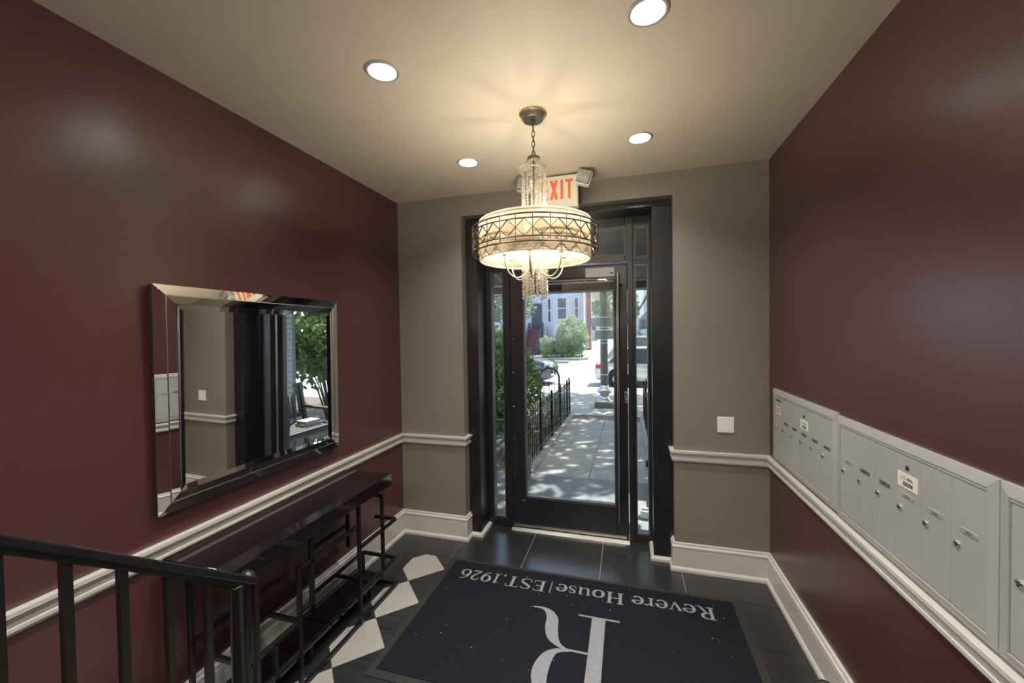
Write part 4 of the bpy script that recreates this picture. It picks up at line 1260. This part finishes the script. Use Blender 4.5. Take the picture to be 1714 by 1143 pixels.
# ------------------------------------------------------------------ benches, books, planters
def bench(flip, x, y0, y1, label):
    """flip=+1: back on the +x side (faces the path from the right)"""
    t = thing('garden_bench', (x, (y0 + y1) / 2, -.03), label, 'bench', 'benches beside the entrance')
    z0 = -.03
    xb, xf = x + .26 * flip, x - .26 * flip
    for y in (y0 + .03, y1 - .03):
        obj('front_leg', G().bar((xf, y, z0), (xf, y, .585), .05), 'bench', t, .004)
        obj('back_leg', G().bar((xb - .03 * flip, y, z0), (xb + .01 * flip, y, .44), .05), 'bench', t, .004)
        obj('back_post', G().bar((xb + .01 * flip, y, .42), (xb + .11 * flip, y, .92), .05), 'bench', t, .004)
        obj('arm_rest', G().bar((xf - .03 * flip, y, .60), (xb + .04 * flip, y, .605), .06, .03), 'bench', t, .006)
        obj('side_rail', G().bar((xf, y, .37), (xb, y, .37), .03, .06), 'bench', t)
    for k in range(6):
        xs_ = xf + (xb - xf) * (k + .3) / 6
        obj('seat_slat', G().bar((xs_, y0, .415), (xs_, y1, .415), .068, .02), 'bench', t, .003)
    obj('front_rail', G().bar((xf, y0, .375), (xf, y1, .375), .03, .06), 'bench', t)
    obj('top_rail', G().bar((xb + .11 * flip, y0, .90), (xb + .11 * flip, y1, .90), .03, .06), 'bench', t, .004)
    obj('bottom_rail', G().bar((xb + .025 * flip, y0, .50), (xb + .025 * flip, y1, .50), .03, .05), 'bench', t, .004)
    n = int((y1 - y0) / .085)
    for k in range(1, n):
        y = y0 + (y1 - y0) * k / n
        obj('back_slat', G().bar((xb + .027 * flip, y, .50), (xb + .107 * flip, y, .89), .042, .012), 'bench', t)
    return t
bench(1, 2.41, .72, 1.58, 'dark slatted garden bench with books, right of the entrance, seen in the mirror')
bench(-1, .25, .72, 1.58, 'dark slatted garden bench outside the left sidelight')
def book(x, y, z, l, w, h, ang, m, label):
    t = thing('book', (x, y, z), label, 'book', 'books on the garden bench')
    for a, nm, mm in (((-l, l, -w, w, 0, .003), 'cover', m), ((-l, l, -w, w, h - .003, h), 'cover', m), ((-l, -l + .003, -w, w, .003, h - .003), 'spine', m),
                      ((-l + .003, l - .005, -w + .005, w - .005, .003, h - .003), 'page_block', 'page')):
        o = obj(nm, G().box(x + a[0], x + a[1], y + a[2], y + a[3], z + a[4], z + a[5]), mm, t)
    t.rotation_euler = (0, 0, ang)
    return t
book(2.36, 1.28, .426, .095, .125, .030, .2, 'book_red', 'mauve book at the bottom of the pile on the garden bench')
book(2.36, 1.29, .457, .085, .115, .035, .05, 'book', 'pale grey book on top of the pile on the garden bench')
def planter(x, y, label):
    t = thing('planter_box', (x, y, -.03), label, 'planter', 'dark blue planter boxes at the foot of the fences')
    z0, z1 = -.032, .245
    w, d = .05, .10
    for a in ((x - w, x - w + .012, y - d, y + d), (x + w - .012, x + w, y - d, y + d), (x - w + .012, x + w - .012, y - d, y - d + .012), (x - w + .012, x + w - .012, y + d - .012, y + d)):
        obj('side_board', G().box(a[0], a[1], a[2], a[3], z0, z1), 'blue_box', t, .002)
    obj('soil', G().box(x - w + .012, x + w - .012, y - d + .012, y + d - .012, z0 + .05, z1 - .03), 'soil', t)
    return t
planter(.655, 1.50, 'narrow dark blue planter box at the near end of the left fence')
planter(2.045, 1.48, 'narrow dark blue planter box at the near end of the right fence')
def spot(x, y, z, ang, label):
    t = thing('garden_spotlight', (x, y, z), label, 'spotlight', 'garden spotlights by the right fence')
    a = Vector((cos(ang) * -.10, sin(ang) * .06, .05))
    p = Vector((x, y, z + .10))
    obj('body', G().tube([p - a * .5, p + a * .4, p + a * .6], [.022, .026, .030], 12), 'iron', t)
    obj('stake', G().bar((x, y, z - .05), (x, y, z + .09), .010), 'iron', t)
spot(2.02, 1.72, .10, 2.6, 'upper black garden spotlight beside the right fence')
spot(2.035, 1.62, .06, .3, 'lower black garden spotlight above the blue planter')
# paper litter seen through the right sidelight
lit = thing('paper_bag', (1.94, .83, -.03), 'crumpled white paper bag on the landing outside the right sidelight', 'bag')
g = G().prism([(1.89, .78), (1.97, .76), (1.985, .86), (1.90, .88)], -.03, .04)
obj('bag_body', g, 'paper', lit, .012)
obj('bag_fold', G().prism([(1.90, .80), (1.96, .79), (1.965, .81), (1.905, .82)], .04, .06), 'paper', lit, .005)

# ------------------------------------------------------------------ street lamp post with sign backs
lp = thing('lamp_post', (1.26, 6.75, gz(6.75)), 'grey street pole on a square base carrying sign plates', 'lamp post')
px, py = 1.265, 6.75
zb = gz(6.75)
obj('base_plinth', G().box(px - .22, px + .22, py - .2, py + .2, zb, zb + .13), 'pole', lp, .01)
obj('base_flare', G().lathe([(.19, zb + .13), (.19, zb + .17), (.12, zb + .20), (.10, zb + .30), (.16, zb + .36), (.17, zb + .41), (.11, zb + .46), (.095, zb + .52)], (px, py, 0), 16), 'steel', lp)
obj('shaft', G().lathe([(.092, zb + .50), (.088, zb + 1.2), (.080, 3.0), (.070, 5.2), (0, 5.25)], (px, py, 0), 18), 'pole', lp)
obj('lantern', G().lathe([(.05, 5.2), (.10, 5.3), (.20, 5.5), (.18, 5.85), (.08, 5.98), (.02, 6.1), (0, 6.15)], (px, py, 0), 14), 'sticker', lp)
for x0, x1, z0, z1, dy in ((.955, 1.60, 1.755, 1.955, -.10), (1.048, 1.60, 1.450, 1.655, -.10)):
    obj('sign_plate', G().box(x0, x1, py - dy, py - dy + .004, z0, z1), 'sign_back', lp, .0015)
obj('parking_sign', G().box(.99, 1.21, py + .11, py + .114, 2.385, 2.78), 'sticker', lp, .0015)
for z in (1.735, 1.965, 1.44, 1.67, 1.36, .62):
    obj('steel_band', G().lathe([(.090, z - .008), (.094, z - .008), (.094, z + .008), (.090, z + .008)], (px, py, 0), 18), 'band', lp)

# ------------------------------------------------------------------ cars
def car(loc, rz, paint, label, scale=1.0, suv=False):
    t = thing('parked_car', loc, label, 'car', 'cars parked in the street')
    ox, oy, oz = loc
    k = 1.0
    hgt = 1.62 if suv else 1.46
    bz = .98 if suv else .90
    fz = 1.0 if suv else .80
    # body stations along length (front = +x): x, half width, low z, top z
    S = [(-2.22, .62, .42, bz - .16), (-2.16, .80, .30, bz - .02), (-1.9, .88, .22, bz + .06), (-1.2, .91, .20, bz + .02), (0, .91, .19, bz), (.95, .91, .20, bz),
         (1.45, .90, .21, fz + .02), (1.85, .87, .22, fz - .04), (2.12, .78, .26, fz - .14), (2.24, .58, .34, fz - .30)]
    vs, n = [], 10
    for x, w, zl, zt in S:
        h = zt - zl
        c = [(-w * .86, zl), (-w * .97, zl + .12 * h), (-w, zl + .5 * h), (-w * .97, zl + .84 * h), (-w * .84, zt), (w * .84, zt), (w * .97, zl + .84 * h), (w, zl + .5 * h), (w * .97, zl + .12 * h), (w * .86, zl)]
        vs += [(ox + x, oy + y, oz + z) for y, z in c]
    fs = []
    for i in range(len(S) - 1):
        for j in range(n):
            l = (j + 1) % n
            fs.append((i * n + j, i * n + l, (i + 1) * n + l, (i + 1) * n + j))
    g = G().add(vs, fs, True)
    g.add(vs[:n], [tuple(range(n))]); g.add(vs[-n:], [tuple(range(n))])
    obj('body', g, paint, t)
    # greenhouse and roof
    rear = -1.95 if suv else -1.75
    C_ = [(rear, .72, bz), (rear + .45, .66, hgt - .06), (-.2, .67, hgt - .01), (.35, .66, hgt - .05), (1.2, .74, bz - .02)]
    roofS = [(rear + .38, .64, hgt - .075), (rear + .62, .645, hgt - .02), (-.2, .655, hgt), (.2, .65, hgt - .015), (.45, .63, hgt - .07)]
    vs = []
    for x, w, z in C_:
        vs += [(ox + x, oy - .80, oz + bz - .05), (ox + x, oy - w, oz + z), (ox + x, oy + w, oz + z), (ox + x, oy + .80, oz + bz - .05)]
    fs = []
    for i in range(len(C_) - 1):
        for j in range(4):
            l = (j + 1) % 4
            fs.append((i * 4 + j, i * 4 + l, i * 4 + 4 + l, i * 4 + 4 + j))
    fs += [(0, 1, 2, 3), (16, 17, 18, 19)]
    obj('windows', G().add(vs, fs), 'car_glass', t)
    vs = []
    for x, w, z in roofS: vs += [(ox + x, oy - w - .03, oz + z - .05), (ox + x, oy - w + .06, oz + z + .005), (ox + x, oy + w - .06, oz + z + .005), (ox + x, oy + w + .03, oz + z - .05)]
    fs = []
    for i in range(len(roofS) - 1):
        for j in range(4):
            l = (j + 1) % 4
            fs.append((i * 4 + j, i * 4 + l, i * 4 + 4 + l, i * 4 + 4 + j))
    fs += [(0, 1, 2, 3), (16, 17, 18, 19)]
    obj('roof', G().add(vs, fs, True), paint, t)
    for sy in (-1, 1):
        for p, q in (((rear, .76, bz), (rear + .42, .675, hgt - .08)), ((-.25, .79, bz), (-.25, .69, hgt - .05)), ((1.2, .77, bz - .02), (.42, .672, hgt - .07))):
            obj('roof_pillar', G().bar((ox + p[0], oy + sy * p[1], oz + p[2]), (ox + q[0], oy + sy * q[1], oz + q[2]), .07, .03), paint, t)
        for x in (-1.36, 1.38):
            obj('wheel_arch', G().lathe([(0, 0), (.385, 0), (.385, .02)], (ox + x, oy + sy * .895 - .01, oz + .36), 24, True, 'y'), 'trim_black', t)
            wh = obj('wheel', G().lathe([(.20, -.10), (.32, -.10), (.335, -.07), (.335, .07), (.32, .10), (.20, .10)], (ox + x, oy + sy * .83, oz + .335), 24, True, 'y'), 'tyre', t)
            obj('rim', G().lathe([(0, .085 * sy), (.06, .09 * sy), (.19, .075 * sy), (.205, .10 * sy)], (ox + x, oy + sy * .835, oz + .335), 20, True, 'y'), 'steel', wh)
        obj('wing_mirror', G().box(ox + .82, ox + .95, oy + sy * .99 - .08, oy + sy * .99 + .08, oz + bz + .01, oz + bz + .13), paint, t, .02)
        obj('head_lamp', G().prism([(ox + 1.93, oy + sy * .83), (ox + 2.16, oy + sy * .72), (ox + 2.22, oy + sy * .48), (ox + 2.05, oy + sy * .50)], oz + fz - .27, oz + fz - .13), 'head', t, .01)
        obj('fog_lamp', G().box(ox + 2.08, ox + 2.235, oy + sy * .6 - .1, oy + sy * .6 + .1, oz + .40, oz + .48), 'head', t, .01)
        obj('tail_lamp', G().prism([(ox - 2.19, oy + sy * .55), (ox - 2.17, oy + sy * .79), (ox - 1.85, oy + sy * .905), (ox - 1.85, oy + sy * .80)], oz + bz - .20, oz + bz - .05), 'tail', t, .01)
        for x in (-.45, .55):
            obj('door_handle', G().box(ox + x, ox + x + .2, oy + sy * .915 - .012, oy + sy * .915 + .012, oz + bz - .15, oz + bz - .12), 'steel', t)
        obj('sill', G().box(ox - 1.0, ox + 1.0, oy + sy * .88 - .03, oy + sy * .88 + .03, oz + .17, oz + .25), 'trim_black', t)
    obj('front_grille', G().box(ox + 2.14, ox + 2.262, oy - .40, oy + .40, oz + .42, oz + fz - .28), 'trim_black', t, .01)
    obj('licence_plate', G().box(ox + 2.262, ox + 2.268, oy - .15, oy + .15, oz + .36, oz + .44), 'sticker', t)
    obj('rear_licence_plate', G().box(ox - 2.235, ox - 2.222, oy - .15, oy + .15, oz + .58, oz + .68), 'sticker', t)
    t.rotation_euler = (0, 0, rz)
    return t
car((-3.2, 12.95, RZ), 0, 'car_grey', 'slate grey car whose nose shows through the door glass', suv=True)
car((2.83, 12.95, RZ), 0, 'car_silver', 'silver car parked behind the street pole')
struct('side_road', G().prism([(20, -.9), (94, -.9), (94, RZ + 2.4), (20, RZ + .005)], -1.85, 3.6, 'x'), 'road')
car((2.95, 24.0, RZ + .14), -pi / 2, 'car_white', 'white car facing the door, parked down the side street', suv=True)

# ------------------------------------------------------------------ houses across the street
hs = thing('row_house', (-6, 33, RZ), 'pale blue grey stone row house with bay windows across the street', 'house')
hz = RZ + .14
obj('wall', G().box(-5.6, -2.0, 33, 40, hz, 10).box(-14.5, -5.6, 33.4, 40, hz, 10), 'stone', hs)
bay = obj('bay', G().prism([(-5.25, 33), (-4.45, 32.3), (-3.0, 32.3), (-2.15, 33)], hz, 9.4), 'stone', hs)
for k in range(14):
    zz = .9 + k * .42
    obj('stone_course', G().prism([(-5.28, 33), (-4.465, 32.27), (-2.985, 32.27), (-2.12, 33)], zz, zz + .36), 'stone', hs)
obj('basement', G().prism([(-5.30, 33), (-4.48, 32.24), (-2.97, 32.24), (-2.10, 33)], hz, .85), 'slate_dark', hs)
def window(parent, x0, x1, y, z0, z1, dirn=None, name='window'):
    f = obj(name, G().box(x0, x1, y - .06, y + .12, z0, z0 + .09).box(x0, x1, y - .06, y + .12, z1 - .12, z1).box(x0, x0 + .09, y - .06, y + .12, z0 + .09, z1 - .12)
            .box(x1 - .09, x1, y - .06, y + .12, z0 + .09, z1 - .12).box(x0 + .09, x1 - .09, y - .04, y + .1, (z0 + z1) / 2 - .04, (z0 + z1) / 2 + .04), 'stone_trim', parent)
    obj('pane', G().box(x0 + .09, x1 - .09, y - .03, y - .01, z0 + .09, (z0 + z1) / 2 - .04).box(x0 + .09, x1 - .09, y - .03, y - .01, (z0 + z1) / 2 + .04, z1 - .12), 'pane', f)
    return f
window(hs, -4.15, -3.25, 32.22, 2.75, 4.75)
window(hs, -4.15, -3.25, 32.22, 6.0, 7.9)
window(hs, -5.10, -4.62, 32.62, 2.5, 4.75)
window(hs, -2.78, -2.25, 32.62, 2.75, 4.75)
for x in (-8.0, -10.2, -12.4):
    window(hs, x - .5, x + .5, 33.4, 2.6, 4.7)
    window(hs, x - .5, x + .5, 33.4, 6.0, 7.9)
obj('cornice', G().box(-14.6, -1.9, 32.5, 33.4, 9.4, 10), 'stone_trim', hs)
for k in range(7):
    obj('stair_step', G().box(-6.75, -5.75, 33.0 - (7 - k) * .34, 33.0 - (6 - k) * .34, hz, hz + .32 * (k + 1)), 'brownstone', hs)
for x in (-6.95, -5.75):
    obj('stair_cheek', G().prism([(30.5, hz), (33, hz), (33, 2.55), (30.5, .35)], x, x + .2, 'x'), 'slate_dark', hs)
obj('front_door', G().box(-6.7, -5.8, 33.2, 33.42, 1.95, 4.3), 'slate_dark', hs)
rb = thing('brick_house', (-1.2, 34, RZ), 'narrow red brick house end beside the pale house', 'house')
obj('wall', G().box(-1.70, -1.30, 33.42, 34.3, hz, 10), 'red_brick', rb)
obj('corner_pilaster', G().box(-1.86, -1.70, 33.42, 33.7, hz, 10), 'stone_trim', rb)
obj('cornice', G().box(-1.86, -1.1, 33.40, 33.7, 10, 10.3), 'stone_trim', rb)
dh = thing('street_end_house', (0, 90, RZ), 'pale distant house closing the side street', 'house')
obj('wall', G().box(-9, 14, 95, 100, RZ, 12), 'warehouse', dh)
for x in (-6, -3, 0, 3, 6, 9):
    window(dh, x - .6, x + .6, 94.95, 2.0, 4.5); window(dh, x - .6, x + .6, 94.95, 6.5, 9)
obj('cornice', G().box(-9.2, 14.2, 94.5, 95, 11.6, 12.2), 'stone_trim', dh)
wb = thing('side_street_building', (4.4, 50, RZ), 'long pale building with barred windows along the side street', 'building')
obj('wall', G().box(4.35, 16, 24, 92, RZ, 9.5), 'warehouse', wb)
obj('cornice', G().box(4.15, 4.36, 24, 92, 6.0, 6.25), 'slate_dark', wb)
yy = 26
while yy < 88:
    f = obj('window', G().box(4.26, 4.36, yy, yy + 2.0, 1.9, 4.2), 'slate_dark', wb)
    obj('pane', G().box(4.24, 4.262, yy + .12, yy + .94, 2.02, 4.08).box(4.24, 4.262, yy + 1.06, yy + 1.88, 2.02, 4.08), 'pane', f)
    obj('sill', G().box(4.2, 4.36, yy - .1, yy + 2.1, 1.78, 1.9), 'stone_trim', wb)
    yy += 3.4
